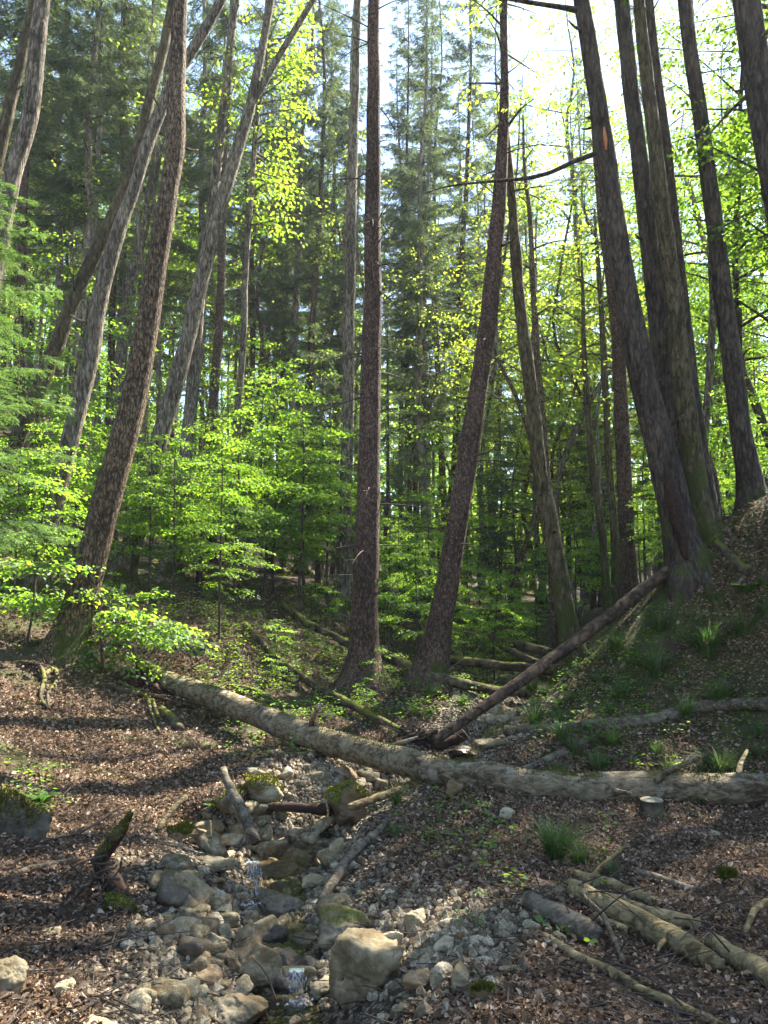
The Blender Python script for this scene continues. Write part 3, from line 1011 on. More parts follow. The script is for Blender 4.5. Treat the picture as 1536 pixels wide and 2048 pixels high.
def log(name, label, cat, pts, mat, group=None, sides=18, lump=.06, stubs=0, cut=(False, False), seed=1, twigs=0, moss=None, lift=0.0, lumpf=2.2, clear=False):
    rng = np.random.default_rng(seed)
    A = logpath(pts)
    P, R = A[:, :3], np.maximum(A[:, 3], .004)
    P = P + np.array([0, 0, lift])
    if clear:
        P[:, 2] = np.maximum(P[:, 2], H(P[:, 0], P[:, 1]) + R * .3)
    # crooked like grown wood
    s = np.linspace(0, 9, len(P))
    P = P + np.stack([fbm(s * .8, seed, 0, 2, seed), fbm(s * .8, seed, 5, 2, seed), fbm(s * .8, seed, 9, 2, seed)], 1) * R.mean() * .22
    o0 = P[0].copy()
    mb = MB()
    mb.tube(P - o0, R, sides, True, lump, seed, lumpf=lumpf)
    if len(P) > 20 and R.mean() > .03:
        for k in range(int(2 + stubs)):                       # knots where branches were
            i = rng.integers(3, len(P) - 3)
            d = nrm(np.array([rng.normal(), rng.normal(), abs(rng.normal()) + .2]))
            q = P[i] - o0 + d * R[i] * .85
            mb.tube(np.array([q - d * R[i] * .3, q + d * R[i] * rng.uniform(.15, .4)]), [R[i] * .35, R[i] * .2], 7, True)
    o = bpy.data.objects.new(name, mb.mesh(name, M[mat]))
    COL.objects.link(o)
    o.location = o0
    tag(o, label, cat, group)
    for e, c in enumerate(cut):
        if c:
            i = 0 if e == 0 else len(P) - 1
            T = nrm(P[0] - P[1]) if e == 0 else nrm(P[-1] - P[-2])
            m2 = MB()
            q = P[i] - o0
            m2.tube(np.array([q + T * R[i] * .02, q + T * R[i] * .14]), [R[i] * .97, R[i] * .9], sides, True, .04, 3)
            m2.build('broken_end', M['cut_wood'], o)
    for k in range(stubs):
        i = rng.integers(2, len(P) - 2)
        T = nrm(P[i + 1] - P[i - 1])
        d = nrm(np.cross(T, rng.normal(size=3)) + T * .4 + UP * .3)
        if d[2] < 0:
            d = d * np.array([1, 1, -1])
        l = R[i] * rng.uniform(2, 7)
        q = P[i] - o0
        m2 = MB()
        m2.tube(crom(np.array([q, q + d * l * .5, q + d * l + T * l * .2]), 6), np.linspace(R[i] * .3, R[i] * .1, 6), 7, True, .1, k)
        m2.build('branch_stub', M[mat], o)
    if moss:
        nt_ = 420 * moss
        i = rng.integers(0, len(P) - 1, nt_)
        f = rng.random(nt_)[:, None]
        C = (P[i] * (1 - f) + P[i + 1] * f) - o0
        rr = (R[i] * (1 - f[:, 0]) + R[i + 1] * f[:, 0])
        T = nrm(P[i + 1] - P[i])
        S = nrm(np.cross(T, UP))
        th = rng.normal(0, .75, nt_)
        N = np.cross(S, T) * np.cos(th)[:, None] + S * np.sin(th)[:, None]
        q = C + N * (rr * .96)[:, None]
        w_ = q + o0
        ok = fbm(w_[:, 0] * 1.6, w_[:, 1] * 1.6, w_[:, 2] * 1.6, 4, seed) - np.abs(th) * .25 > -.18
        q, N = q[ok], N[ok]
        if len(q):
            mm = MB()
            mm.leaves(q, nrm(N + rng.normal(0, .8, q.shape)), rng.normal(size=q.shape), rng.uniform(.016, .036, len(q)), .014, .1, False)
            mm.build('moss', M['moss'], o)['kind'] = 'stuff'
    for k in range(twigs):
        i = rng.integers(1, len(P) - 1)
        q = P[i] - o0
        d = nrm(rng.normal(size=3) * np.array([1, 1, .35]) + UP * .2)
        l = rng.uniform(.2, .7)
        m2 = MB()
        q2 = q + d * l * .5 + rng.normal(size=3) * .05 * l
        q3 = q + d * l - UP * .1 * l
        m2.tube(crom(np.array([q, q2, q3]), 7), np.linspace(.006, .002, 7), 5, False)
        m2.build('twig', M['twig'], o)
    return o


log('fallen_log', 'long thick grey fallen trunk lying across the stream to the right edge', 'fallen log',
    [(296, 1348, 36, 11.2), (430, 1398, 44, 10.4), (560, 1447, 47, 9.6), (700, 1492, 50, 8.85), (850, 1535, 53, 8.15), (980, 1568, 57, 7.8), (1090, 1584, 59, 7.7), (1300, 1576, 60, 7.7), (1580, 1578, 60, 7.7)],
    'log_bark', sides=28, lump=.07, stubs=6, seed=4, moss=12, clear=True, lumpf=3.5)
log('fallen_log', 'straight bare brown pole slanting from the dark hollow up to the right hand trees', 'fallen log',
    [(868, 1484, 17, 9.9), (1000, 1390, 22, 10.3), (1160, 1275, 25, 10.8), (1335, 1140, 24, 11.2)], 'brown_wood', sides=14, lump=.05, stubs=3, seed=6)
log('fallen_log', 'yellow green mossy log curving right from the foot of the central spruce', 'fallen log',
    [(752, 1316, 18), (800, 1336, 20), (860, 1362, 22), (960, 1388, 20), (1056, 1402, 18)], 'mossy_log', sides=14, seed=8, moss=3, stubs=1, lift=.1)
log('fallen_log', 'dark mossy log highest of those behind the leaning spruce', 'fallen log',
    [(890, 1258, 18, 16.5), (1000, 1284, 20, 16), (1105, 1306, 20, 15.2)], 'mossy_log', sides=12, seed=10, stubs=2, clear=True)
log('fallen_log', 'mossy log crossing the gully low behind the diagonal pole', 'fallen log',
    [(884, 1318, 18, 14.6), (980, 1330, 18, 14.4), (1120, 1342, 20, 14.0)], 'mossy_log', sides=12, seed=12, stubs=2, clear=True)
log('fallen_log', 'short mossy log piece under the highest gully log', 'fallen log',
    [(1000, 1292, 14, 15.8), (1075, 1325, 14, 15)], 'mossy_log', sides=10, seed=13, clear=True)
log('fallen_log', 'thin mossy log lying down the slope toward the dark hollow', 'fallen log',
    [(488, 1258, 13), (556, 1328, 15), (640, 1388, 17), (720, 1432, 17), (806, 1478, 12)], 'mossy_log', sides=12, seed=14, moss=3, stubs=2, lift=.09)
log('fallen_log', 'partly hidden mossy log on the slope behind the central spruce', 'fallen log',
    [(566, 1222, 15), (620, 1262, 16), (700, 1300, 16)], 'mossy_log', sides=10, seed=15, moss=1, lift=.12)
log('fallen_log', 'grey crooked log lying on the right slope with its end by the stream', 'fallen log',
    [(1016, 1464, 20), (1100, 1456, 22), (1180, 1449, 23), (1290, 1440, 23), (1340, 1428, 24), (1400, 1414, 25), (1560, 1406, 27)], 'bare_wood', sides=14, lump=.06, seed=16, stubs=1, cut=(True, False))
log('fallen_log', 'short weathered log end pointing down behind the big fallen trunk on the right', 'fallen log',
    [(1010, 1552, 10), (1100, 1518, 16), (1180, 1482, 18)], 'bare_wood', sides=12, seed=17)
log('stick', 'grey weathered stick standing slanted in the upper pool stones', 'stick',
    [(448, 1538, 15, 7.3), (458, 1570, 18, 7.1), (478, 1610, 20, 6.9), (512, 1684, 20, 6.6)], 'bare_wood', sides=12, lump=.1, seed=18)
log('stick', 'long grey stick slanting from the bank down to the wet boulder', 'stick',
    [(640, 1812, 16, 5.7), (668, 1760, 18, 6.0), (700, 1715, 16, 6.35), (778, 1640, 10, 6.9)], 'bare_wood', sides=12, lump=.08, seed=19)
log('stick', 'pale stick jutting over the squat square boulder', 'stick',
    [(694, 1614, 10, 7.2), (720, 1607, 15, 7.25), (800, 1580, 15, 7.6)], 'pale_wood', sides=10, lump=.08, seed=20)
log('stick', 'yellowish mossy stick propped on the stones left of the upper pool', 'stick',
    [(314, 1660, 9, 6.7), (340, 1625, 11, 6.9), (372, 1594, 10, 7.1)], 'pale_wood', sides=9, seed=21)
log('stick', 'pale stick lying on leaves just below the big log on the left', 'stick',
    [(530, 1512, 8), (600, 1508, 9), (690, 1504, 10)], 'pale_wood', sides=9, seed=22)
log('fallen_log', 'dark rotten log damming the stream above the upper pool', 'fallen log',
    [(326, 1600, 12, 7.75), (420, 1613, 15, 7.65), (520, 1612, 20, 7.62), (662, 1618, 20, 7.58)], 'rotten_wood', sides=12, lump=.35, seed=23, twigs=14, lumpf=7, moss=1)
log('stick', 'thin pale root hanging in front of the rotten dam log', 'stick',
    [(652, 1600, 4, 7.3), (656, 1626, 4, 7.25), (650, 1655, 4, 7.2)], 'pale_wood', sides=6, seed=24)
log('stick', 'short upright grey stick wedged in stones by the fern boulder', 'stick',
    [(420, 1640, 5, 6.75), (421, 1676, 6, 6.65)], 'pale_wood', sides=6, seed=25)
log('fallen_log', 'blackened broken log lying in the dark hollow behind the big trunk', 'fallen log',
    [(868, 1498, 20, 10.2), (930, 1470, 22, 10.3)], 'rotten_wood', sides=12, lump=.1, seed=26, cut=(False, True))
log('fallen_log', 'yellowish barkless log, longest in the right foreground wood heap', 'fallen log',
    [(1130, 1772, 30), (1190, 1802, 40), (1290, 1852, 46), (1400, 1910, 46), (1440, 1938, 36)], 'pale_wood', 'logs heaped in the right foreground', sides=18, seed=27, stubs=2, twigs=8)
log('fallen_log', 'blunt lichen covered log piece at the front left of the wood heap', 'fallen log',
    [(1062, 1800, 32), (1100, 1822, 40), (1150, 1850, 42), (1192, 1878, 36)], 'bare_wood', 'logs heaped in the right foreground', sides=16, lump=.09, seed=28, cut=(True, False), twigs=4)
log('fallen_log', 'grey green smooth log running off the right edge low in the heap', 'fallen log',
    [(1424, 1886, 34), (1490, 1928, 40), (1560, 1970, 44)], 'pale_wood', 'logs heaped in the right foreground', sides=16, seed=29, cut=(True, False), twigs=4)
log('fallen_log', 'pale barked thin log at the back of the foreground wood heap', 'fallen log',
    [(1148, 1746, 16), (1200, 1762, 22), (1270, 1790, 24), (1312, 1806, 20)], 'pale_wood', 'logs heaped in the right foreground', sides=14, lump=.1, seed=30, twigs=3)
log('fallen_log', 'splintered flat log between the pale barked log and the yellowish one', 'fallen log',
    [(1180, 1786, 14), (1250, 1806, 24), (1310, 1832, 26), (1400, 1852, 26)], 'pale_wood', 'logs heaped in the right foreground', sides=12, lump=.16, seed=31, twigs=4)
log('fallen_log', 'dark grey branch with a broken reddish end at the back of the heap', 'fallen log',
    [(1270, 1744, 10), (1310, 1756, 16), (1370, 1775, 14), (1410, 1784, 10)], 'bare_wood', 'logs heaped in the right foreground', sides=10, seed=32, cut=(True, False), twigs=2)
log('branch', 'long whitish branch slanting across the right foreground to the bottom edge', 'branch',
    [(1082, 1868, 14), (1130, 1900, 16), (1160, 1918, 17), (1230, 1946, 18), (1290, 1986, 19), (1350, 2010, 21), (1450, 2060, 22)], 'pale_wood', sides=12, lump=.1, seed=33, twigs=5)
log('branch', 'thin forked grey branch hanging over the front of the wood heap', 'branch',
    [(1140, 1780, 8), (1180, 1826, 9), (1206, 1850, 10), (1222, 1888, 11), (1248, 1950, 9)], 'bare_wood', sides=8, lump=.1, seed=34, lift=.06, twigs=5)
log('branch', 'smooth short round branch lying beside the yellowish log', 'branch',
    [(1182, 1836, 14), (1220, 1850, 18), (1256, 1864, 18)], 'pale_wood', sides=10, seed=35)
log('branch', 'curved pale branch rising at the right edge of the heap', 'branch',
    [(1492, 1888, 10), (1500, 1862, 12), (1514, 1836, 13), (1545, 1815, 12)], 'pale_wood', sides=10, seed=36, lift=.05)
log('stick', 'short pale stick near the bottom right corner', 'stick', [(1512, 1990, 8), (1550, 1996, 10)], 'cut_wood', sides=8, seed=37)
log('stick', 'bent whitish root lying on leaves in front of the big log', 'stick',
    [(880, 1612, 5), (932, 1609, 8), (960, 1620, 8), (1012, 1643, 6)], 'pale_wood', sides=8, seed=38)
log('stick', 'thin dark stick left of the bent whitish root', 'stick', [(806, 1652, 5), (850, 1620, 6), (890, 1612, 6)], 'brown_wood', sides=7, seed=39)
log('stick', 'straight pale stick lying left of the blunt lichen log', 'stick', [(950, 1803, 6), (1010, 1801, 8), (1070, 1800, 7)], 'pale_wood', sides=8, seed=40)
log('stick', 'pale straight stick on leaves right of the small sawn stump', 'stick', [(1300, 1652, 5), (1340, 1640, 7), (1364, 1632, 6)], 'pale_wood', sides=8, seed=41)
log('branch', 'dark grey bent branch lying low on the left leaf slope', 'branch',
    [(20, 1752, 10), (60, 1738, 13), (110, 1728, 12), (146, 1722, 9)], 'bare_wood', sides=9, seed=42)
log('branch', 'thin dark branch trailing downhill from the bent grey branch', 'branch',
    [(24, 1757, 8), (60, 1796, 8), (110, 1820, 8), (150, 1860, 6), (190, 1900, 5)], 'brown_wood', sides=7, seed=43)
log('branch', 'dark broken branch at the left edge halfway down the leaf slope', 'branch', [(-20, 1780, 12), (30, 1790, 13), (64, 1800, 10)], 'brown_wood', sides=8, seed=44)
log('branch', 'thin dark twig arching over the leaf slope above the mossy stump', 'branch',
    [(24, 1682, 4, 5.6), (100, 1680, 5, 5.7), (170, 1660, 5, 5.9), (244, 1612, 4, 6.2)], 'twig', sides=6, seed=45)
log('branch', 'dark thin branch in the leaves below the mossy stump', 'branch', [(110, 1870, 8), (170, 1900, 10), (220, 1935, 8)], 'brown_wood', sides=7, seed=46, twigs=3)
log('stick', 'greenish weathered stick standing among the left bank stones', 'stick', [(352, 1834, 14, 4.9), (364, 1870, 12, 4.8), (372, 1902, 8, 4.7)], 'bare_wood', sides=9, lump=.14, seed=47)
log('branch', 'thin twig lying over the ribbed limestone block', 'branch', [(506, 1915, 3, 4.5), (534, 1950, 4, 4.4), (552, 2000, 3, 4.3)], 'twig', sides=6, seed=48)
log('branch', 'long thin twig across the left bank stones', 'branch', [(340, 1976, 4), (400, 1980, 4), (460, 1970, 4), (485, 1965, 3)], 'twig', sides=6, seed=49, lift=.05)
log('fallen_log', 'mossy log leaning down the bank beside the right hand tree bases', 'fallen log', [(1432, 1080, 16), (1460, 1110, 18), (1500, 1148, 18)], 'mossy_log', sides=12, seed=50)
log('branch', 'bare grey branch forking on the slope below the leaning bank log', 'branch', [(1502, 1130, 8), (1490, 1150, 10), (1476, 1172, 9)], 'bare_wood', sides=8, seed=51)
log('fallen_log', 'dark mossy log lying flat far back on the left slope', 'fallen log', [(520, 1140, 14), (580, 1142, 14), (626, 1146, 13)], 'mossy_log', sides=10, seed=52)
log('fallen_log', 'distant grey fallen log crossing the valley floor behind the curved tree', 'fallen log', [(1028, 1186, 8), (1060, 1189, 9), (1100, 1188, 8)], 'mossy_log', sides=8, seed=53)
log('fallen_log', 'stubby mossy log on the leaf slope under the left end of the big trunk', 'fallen log', [(322, 1418, 16), (345, 1440, 20), (362, 1460, 18)], 'mossy_log', sides=12, seed=54)
log('fallen_log', 'low mossy log lying under the middle of the big trunk', 'fallen log', [(376, 1405, 12), (410, 1418, 14), (440, 1432, 12)], 'mossy_log', sides=10, seed=55)
log('branch', 'mossy bent branch arching before the dark hollow left of the central spruce', 'branch',
    [(455, 1372, 9, 11.6), (500, 1378, 10, 11.5), (535, 1396, 11, 11.4), (568, 1428, 11, 11.3)], 'mossy_log', sides=9, seed=56)
log('branch', 'dark stick leaning beside the right flank of the central spruce foot', 'branch', [(776, 1358, 8, 12.1), (800, 1398, 7, 11.8), (808, 1418, 6, 11.6)], 'brown_wood', sides=7, seed=57)
for k, pts in enumerate([[(40, 1330, 8), (76, 1338, 9), (88, 1362, 9), (80, 1395, 8), (92, 1420, 7)], [(82, 1360, 9), (106, 1342, 9), (112, 1365, 9), (96, 1392, 8), (98, 1425, 5)]]):
    log('tree_root', ['mossy bare root looping out of the left leaf slope', 'second mossy root curling beside the looping one on the left slope'][k], 'root', pts, 'mossy_log', sides=9, seed=60 + k, lift=.03)
for k, (pts, lab) in enumerate([
    ([(200, 1372, 9), (260, 1386, 10), (300, 1402, 9), (318, 1440, 7)], 'mossy root creeping downhill below the near beech sapling'),
    ([(236, 1366, 8), (290, 1396, 9), (300, 1425, 8), (320, 1470, 6)], 'darker root running beside the mossy root below the sapling'),
]):
    log('tree_root', lab, 'root', pts, 'mossy_log', sides=9, seed=70 + k, lift=.02)


# ------------------------------------------------------------------ growing things: sprays of leaves, crowns
def rot_about_up(d, a):
    ca, sa = cos(a), sin(a)
    return np.array([d[0] * ca - d[1] * sa, d[0] * sa + d[1] * ca, d[2]])


def spray(rng, o, d, L, leaf, ML, MW=None, dens=1.0, droop=.22, fine=True, wood=.006, wide=.45, mi=0):
    """a flat fan of twigs with leaves, as beech and maple carry them"""
    d = nrm(np.asarray(d, float))
    side = nrm(np.cross(d, UP))
    roll = rng.normal(0, .22)
    side = nrm(side * cos(roll) + np.cross(d, side) * sin(roll))
    up = np.cross(side, d)
    K = max(4, int(L / (leaf * 1.05) * dens))
    t = np.linspace(.08, 1, K)
    ax = o + d * (L * t)[:, None] - UP * (droop * L * t * t)[:, None]
    if MW is not None:
        tt = np.linspace(0, 1, 6)
        MW.tube(o + d * (L * tt)[:, None] - UP * (droop * L * tt * tt)[:, None], np.linspace(wood, wood * .3, 6), 4, False)
    sg = np.where(np.arange(K) % 2 == 0, 1, -1)
    l = L * wide * (1.02 - t * .8) * rng.uniform(.6, 1.15, K) + leaf * .6
    ang = rng.normal(.95, .15, K)
    td = d * np.cos(ang)[:, None] + side * (sg * np.sin(ang))[:, None] - UP * (.12 + .3 * droop + rng.normal(0, .1, K))[:, None]
    m = np.maximum((l / (leaf * .62)).astype(int), 1)
    tot = m.sum()
    ti = np.repeat(np.arange(K), m)
    st = np.concatenate([[0], np.cumsum(m)[:-1]])
    within = (np.arange(tot) - st[ti]) + .6
    f = within / m[ti]
    pos = ax[ti] + td[ti] * (l[ti] * np.minimum(f, 1.0))[:, None] - UP * (.10 * l[ti] * f * f)[:, None] + rng.normal(0, leaf * .22, (tot, 3))
    alt = np.where(np.arange(tot) % 2 == 0, 1, -1)
    perp = np.cross(nrm(td), up)[ti]
    A = nrm(td[ti] * .75 + perp * (alt * .75)[:, None] - UP * .25 + rng.normal(0, .28, (tot, 3)))
    N = nrm(up[None] + rng.normal(0, .36, (tot, 3)))
    sz = leaf * rng.uniform(.7, 1.25, tot)
    ML.leaves(pos, A, N, sz, sz * .66, .16, fine, mi)


def decid(rng, axis, rad, z0, z1, R, nl, leaf, ML, MW, rise=.35, dens=1.0, fine=False, sub=1.0, droop=.25, az0=None, azs=None, spr=1.0):
    """limbs leave the stem between z0 and z1; axis(z) and rad(z) describe the stem"""
    for i in range(nl):
        z = z0 + (z1 - z0) * (i + rng.random()) / nl
        f = (z - z0) / (z1 - z0)
        az = i * 2.399 + rng.normal(0, .5) if az0 is None else az0 + rng.normal(0, azs)
        L = R * max(.22, sin(pi * min(1, .2 + .78 * f)) ** .7) * rng.uniform(.65, 1.1)
        o = axis(z)
        d = nrm(np.array([cos(az), sin(az), rise * rng.uniform(.3, 1.4) * (.5 + f)]))
        r0 = min(rad(z) * .5, .012 + .016 * L)
        t = np.linspace(0, 1, 8)
        bend = rng.normal(0, .12, 3) * L
        P = o + d * (L * t)[:, None] + bend * (t * t)[:, None] - UP * (droop * .6 * L * t * t)[:, None]
        MW.tube(P, np.linspace(r0, r0 * .25, 8), 5, False, .06, i)
        ns = max(2, int(L / .42 * sub))
        for k in range(ns):
            tk = .25 + .75 * (k + rng.random()) / ns
            j = min(int(tk * 7), 6)
            p = P[j] + (P[j + 1] - P[j]) * (tk * 7 - j)
            tg = nrm(P[j + 1] - P[j])
            a = (1 if k % 2 else -1) * rng.uniform(.4, 1.2) if tk < .93 else rng.normal(0, .2)
            dd = rot_about_up(tg, a)
            dd[2] = dd[2] * .4 + rng.normal(0, .16)
            Ls = (L * .36 * (1.15 - tk) + .38) * rng.uniform(.75, 1.2) * spr
            spray(rng, p, dd, Ls, leaf, ML, MW if fine else None, dens, droop, fine, .004)


def needle_branch(rng, o, d, L, MN, MW, dens=1.0, hang=.35, w=.022, wood=True, fine=False):
    t8 = np.linspace(0, 1, 7)
    rise = rng.uniform(.0, .16)
    P = lambda t: o + d * (L * t)[..., None] + UP * (L * (rise * t - .34 * t * t + .13 * t ** 3))[..., None]
    if wood:
        MW.tube(P(t8), np.linspace(.004 + .004 * L, .002, 7) if fine else np.linspace(.008 + .007 * L, .004, 7), 4, False)
    K = int(L * 34 * dens)
    t = rng.random(K) ** .8 * .95 + .05
    side = nrm(np.cross(d, UP))
    sg = rng.choice([-1, 1], K)
    reach = hang * (.35 + .9 * (1 - t)) * rng.uniform(.5, 1.2, K) * min(1.4, .5 + L * .3)
    A = d * rng.uniform(.2, .9, K)[:, None] + side * (sg * rng.uniform(.25, 1.0, K))[:, None] - UP * rng.uniform(.05, 1.1, K)[:, None]
    A = nrm(A)
    if not fine:
        N = nrm(rng.normal(size=(K, 3)))
        MN.leaves(P(t), A, N, reach, w * rng.uniform(.7, 1.5, K), .1, False)
        n2 = K * 2                                               # shorter shoots off those twigs
        ii = rng.integers(0, K, n2)
        q = P(t[ii]) + A[ii] * (reach[ii] * rng.uniform(.2, .9, n2))[:, None]
        A2 = nrm(A[ii] + rng.normal(0, .7, (n2, 3)))
        MN.leaves(q, A2, nrm(rng.normal(size=(n2, 3))), reach[ii] * rng.uniform(.25, .55, n2), w * .9, .1, False)
    else:
        m = 16                                                  # every twig carries its own needles
        ii = np.repeat(np.arange(K), m)
        s = np.tile(np.linspace(.05, 1, m), K)
        q = P(t)[ii] + A[ii] * (reach[ii] * s)[:, None]
        Sd = nrm(np.cross(A[ii], UP))
        alt = np.where(np.arange(K * m) % 2 == 0, 1, -1)
        A2 = nrm(A[ii] * .6 + Sd * alt[:, None] + UP * rng.normal(.15, .3, K * m)[:, None])
        MN.leaves(q, A2, nrm(UP + rng.normal(0, .5, (K * m, 3))), .032 * rng.uniform(.8, 1.3, K * m), .007, .0, False)
        if wood:
            pass


def spruce_parts(rng, Ht, zc, R, r0, dens=1.0, sides=10, dead=26, step=.42, w=.022, wob=.0):
    """one spruce standing at the origin: returns trunk, dead lower branches and crown"""
    z = np.linspace(-.3, Ht, 22)
    P = np.stack([wob * fbm(z * .12, 1, 0, 2, int(r0 * 1e5) % 97), wob * fbm(z * .12, 5, 0, 2, int(r0 * 1e5) % 97), z], 1)
    T = MB()
    T.tube(P, r0 * np.clip(1 - z / Ht, .03, 1) ** .85, sides, False, .05, 3, flare=.35, flare_h=.6)
    ax = lambda q: np.array([np.interp(q, z, P[:, 0]), np.interp(q, z, P[:, 1]), q])
    C, W = MB(), MB()
    Dd = T
    for k in range(dead):
        q = 1.5 + (zc + 2.5 - 1.5) * rng.random()
        az = rng.uniform(0, 6.3)
        L = rng.uniform(.3, 1.5)
        d = np.array([cos(az), sin(az), rng.normal(-.05, .2)])
        t = np.linspace(0, 1, 5)[:, None]
        Dd.tube(ax(q) + d * L * t - UP * .25 * L * t * t, np.linspace(.012, .003, 5), 4, False, mi=1)
    q = zc
    while q < Ht - .3:
        f = (q - zc) / (Ht - zc)
        Lm = R * (1 - f) ** .75 * min(1, .45 + f * 4) + .15
        for k in range(4 if f < .8 else 3):
            az = rng.uniform(0, 6.3)
            d = np.array([cos(az), sin(az), .05 + .35 * f * f])
            needle_branch(rng, ax(q + rng.uniform(-.2, .2)), d, Lm * rng.uniform(.6, 1.1), C, W, dens, .42, w)
        q += step * rng.uniform(.7, 1.3)
    C2 = MB()
    C2.v, C2.f, C2.n = C.v, C.f, C.n
    if not W.empty():
        C2.add(np.vstack(W.v), *[f for f, _ in W.f], mi=1) if len(W.v) == 1 else merge_into(C2, W, 1)
    return T, C2


def merge_into(A, B, mi):
    base = A.n
    off = 0
    A.v += B.v
    for f, _ in B.f:
        A.f.append((f + base, mi))
    A.n += B.n


# ------------------------------------------------------------------ the trees one can single out
def stem_from_px(pts, D, Ht, D1=None):
    """trunk centre line from the picture at distance D, continued up to height Ht"""
    n = len(pts)
    D1 = D if D1 is None else D1
    v0, v1 = pts[0][1], pts[-1][1]
    Q = []
    for (u, v, w) in pts:
        d = D + (D1 - D) * (v0 - v) / max(v0 - v1, 1)
        p = px(u, v, d)
        Q.append([*p, w * d / F / 2])
    Q = np.array(Q)
    g = Hs(Q[0, 0], Q[0, 1])
    Q[0, 2] = g - .12
    Q = np.vstack([[Q[0, 0], Q[0, 1], g - 1.15, Q[0, 3] * .95], Q])
    if Ht and Q[-1, 2] < g + Ht - 1:
        T = nrm(Q[-1, :3] - Q[-2, :3])
        top = g + Ht
        k = 4
        z0, r0 = Q[-1, 2], Q[-1, 3]
        p = Q[-1, :3].copy()
        for i in range(1, k + 1):
            T = nrm(T * np.array([.8, .8, 1]))
            p = p + T * (top - z0) / k / T[2]
            Q = np.vstack([Q, [*p, r0 * (1 - i / k) ** .8 + .01]])
    L = np.linalg.norm(np.diff(Q[:, :3], axis=0), axis=1).sum()
    return crom(Q, int(np.clip(L / .16, 40, 170)))


def named_tree(name, label, cat, pts, D, Ht, bark, sides=22, flare=.5, flare_h=.45, lobes=5, crown=None, lump=.05, D1=None, seed=1, group=None, dead=0, dead_z=(1.5, 11), base_off=None, twist=.02):
    rng = np.random.default_rng(seed)
    A = stem_from_px(pts, D, Ht, D1)
    P, R = A[:, :3].copy(), np.maximum(A[:, 3], .008)
    base = P[0].copy()
    base[2] = Hs(base[0], base[1])
    e = empty(name, base)
    tag(e, label, cat, group)
    s = np.linspace(0, 1, len(P))
    P[:, 0] += twist * fbm(P[:, 2] * .6, seed, 0, 3, seed) * np.clip(s * 6, 0, 1)
    P[:, 1] += twist * fbm(P[:, 2] * .6, seed, 7, 3, seed) * np.clip(s * 6, 0, 1)
    mb = MB()
    mb.tube(P - base, R, sides, True, lump, seed, flare * 1.25, flare_h, lobes, lumpf=2.6, bury=1.05)
    mb.build('trunk', M[bark], e)
    for k in range(9 if sides >= 18 else 3):
        i = int(len(P) * rng.uniform(.06, .55))
        az = rng.uniform(0, 6.3)
        d = np.array([cos(az), sin(az), rng.uniform(.0, .5)])
        q = P[i] - base + d * R[i] * .75
        r_ = rng.uniform(.18, .34) * R[i]
        kb = MB()
        if rng.random() < .6:
            mb2 = kb.tube(np.array([q, q + d * R[i] * .2, q + d * R[i] * .34]), [r_ * 1.5, r_ * 1.15, r_ * .5], 9, True, .2, k)
            kb.build('knot', M[bark], e)
        else:
            L = rng.uniform(.06, .3)
            kb.tube(crom(np.array([q, q + d * (R[i] * .3 + L * .6), q + d * (R[i] * .3 + L) + UP * L * .2]), 6), np.linspace(r_ * .7, r_ * .3, 6), 7, True, .1, k)
            kb.build('branch_stub', M[bark], e)
    if flare >= .4 and sides >= 14:
        Rb = R[min(10, len(R) - 1)]
        az0 = rng.uniform(0, 6.3)
        for k in range(6):
            az = az0 + k * 1.05 + rng.normal(0, .2)
            L = Rb * rng.uniform(2.4, 4.8)
            t = np.linspace(0, 1, 10)
            wig = np.cumsum(rng.normal(0, .12, 10)) * t
            rx = base[0] + np.cos(az + wig) * (Rb * .55 + L * t)
            ry = base[1] + np.sin(az + wig) * (Rb * .55 + L * t)
            rr = Rb * rng.uniform(.24, .4) * (1 - t) ** .8 + .008
            rz_ = H(rx, ry) + rr * .25 - .02 + Rb * 1.0 * np.exp(-t * 7) - .05 * t
            kb = MB()
            kb.tube(np.stack([rx, ry, rz_], 1) - base, rr, 9, True, .14, k)
            kb.build('root', M[bark], e)
    axis = lambda z: np.array([np.interp(z, P[:, 2], P[:, 0]), np.interp(z, P[:, 2], P[:, 1]), z]) - base
    rad = lambda z: float(np.interp(z, P[:, 2], R))
    if dead:
        for k in range(dead):
            z = base[2] + rng.uniform(*dead_z)
            az = rng.uniform(0, 6.3)
            o = axis(z)
            L = rng.uniform(.1, .9) if rng.random() < .8 else rng.uniform(.8, 1.7)
            d = np.array([cos(az), sin(az), rng.normal(.02, .22)])
            t = np.linspace(0, 1, 6)[:, None]
            m2 = MB()
            b = rng.normal(0, .12, 3) * L
            m2.tube(o + d * (rad(z) * .7 + L * t) - UP * .2 * L * t * t + b * t * t, np.linspace(.013, .003, 6), 5, False)
            for j in range(int(L * 4)):
                tt = rng.uniform(.3, .9)
                p = o + d * (rad(z) * .7 + L * tt) - UP * .2 * L * tt * tt + b * tt * tt
                d2 = nrm(d + rng.normal(0, .6, 3))
                m2.tube(np.array([p, p + d2 * rng.uniform(.1, .35)]), [.005, .002], 4, False)
            m2.build('dead_branch', M['twig'], e)
    if crown:
        crown(rng, e, axis, rad, base, P, R)
    return e, axis, rad, base


def crown_decid(z0, z1, R, nl, leaf=.085, mat='beech_leaf', bark='grey_bark', **kw):
    def f(rng, e, axis, rad, base, P, R_):
        L, W = MB(), MB()
        decid(rng, axis, rad, base[2] + z0, base[2] + z1, R, nl, leaf, L, W, **kw)
        merge_into(L, W, 1)
        L.build('crown', [M[mat], M[bark]], e)
    return f


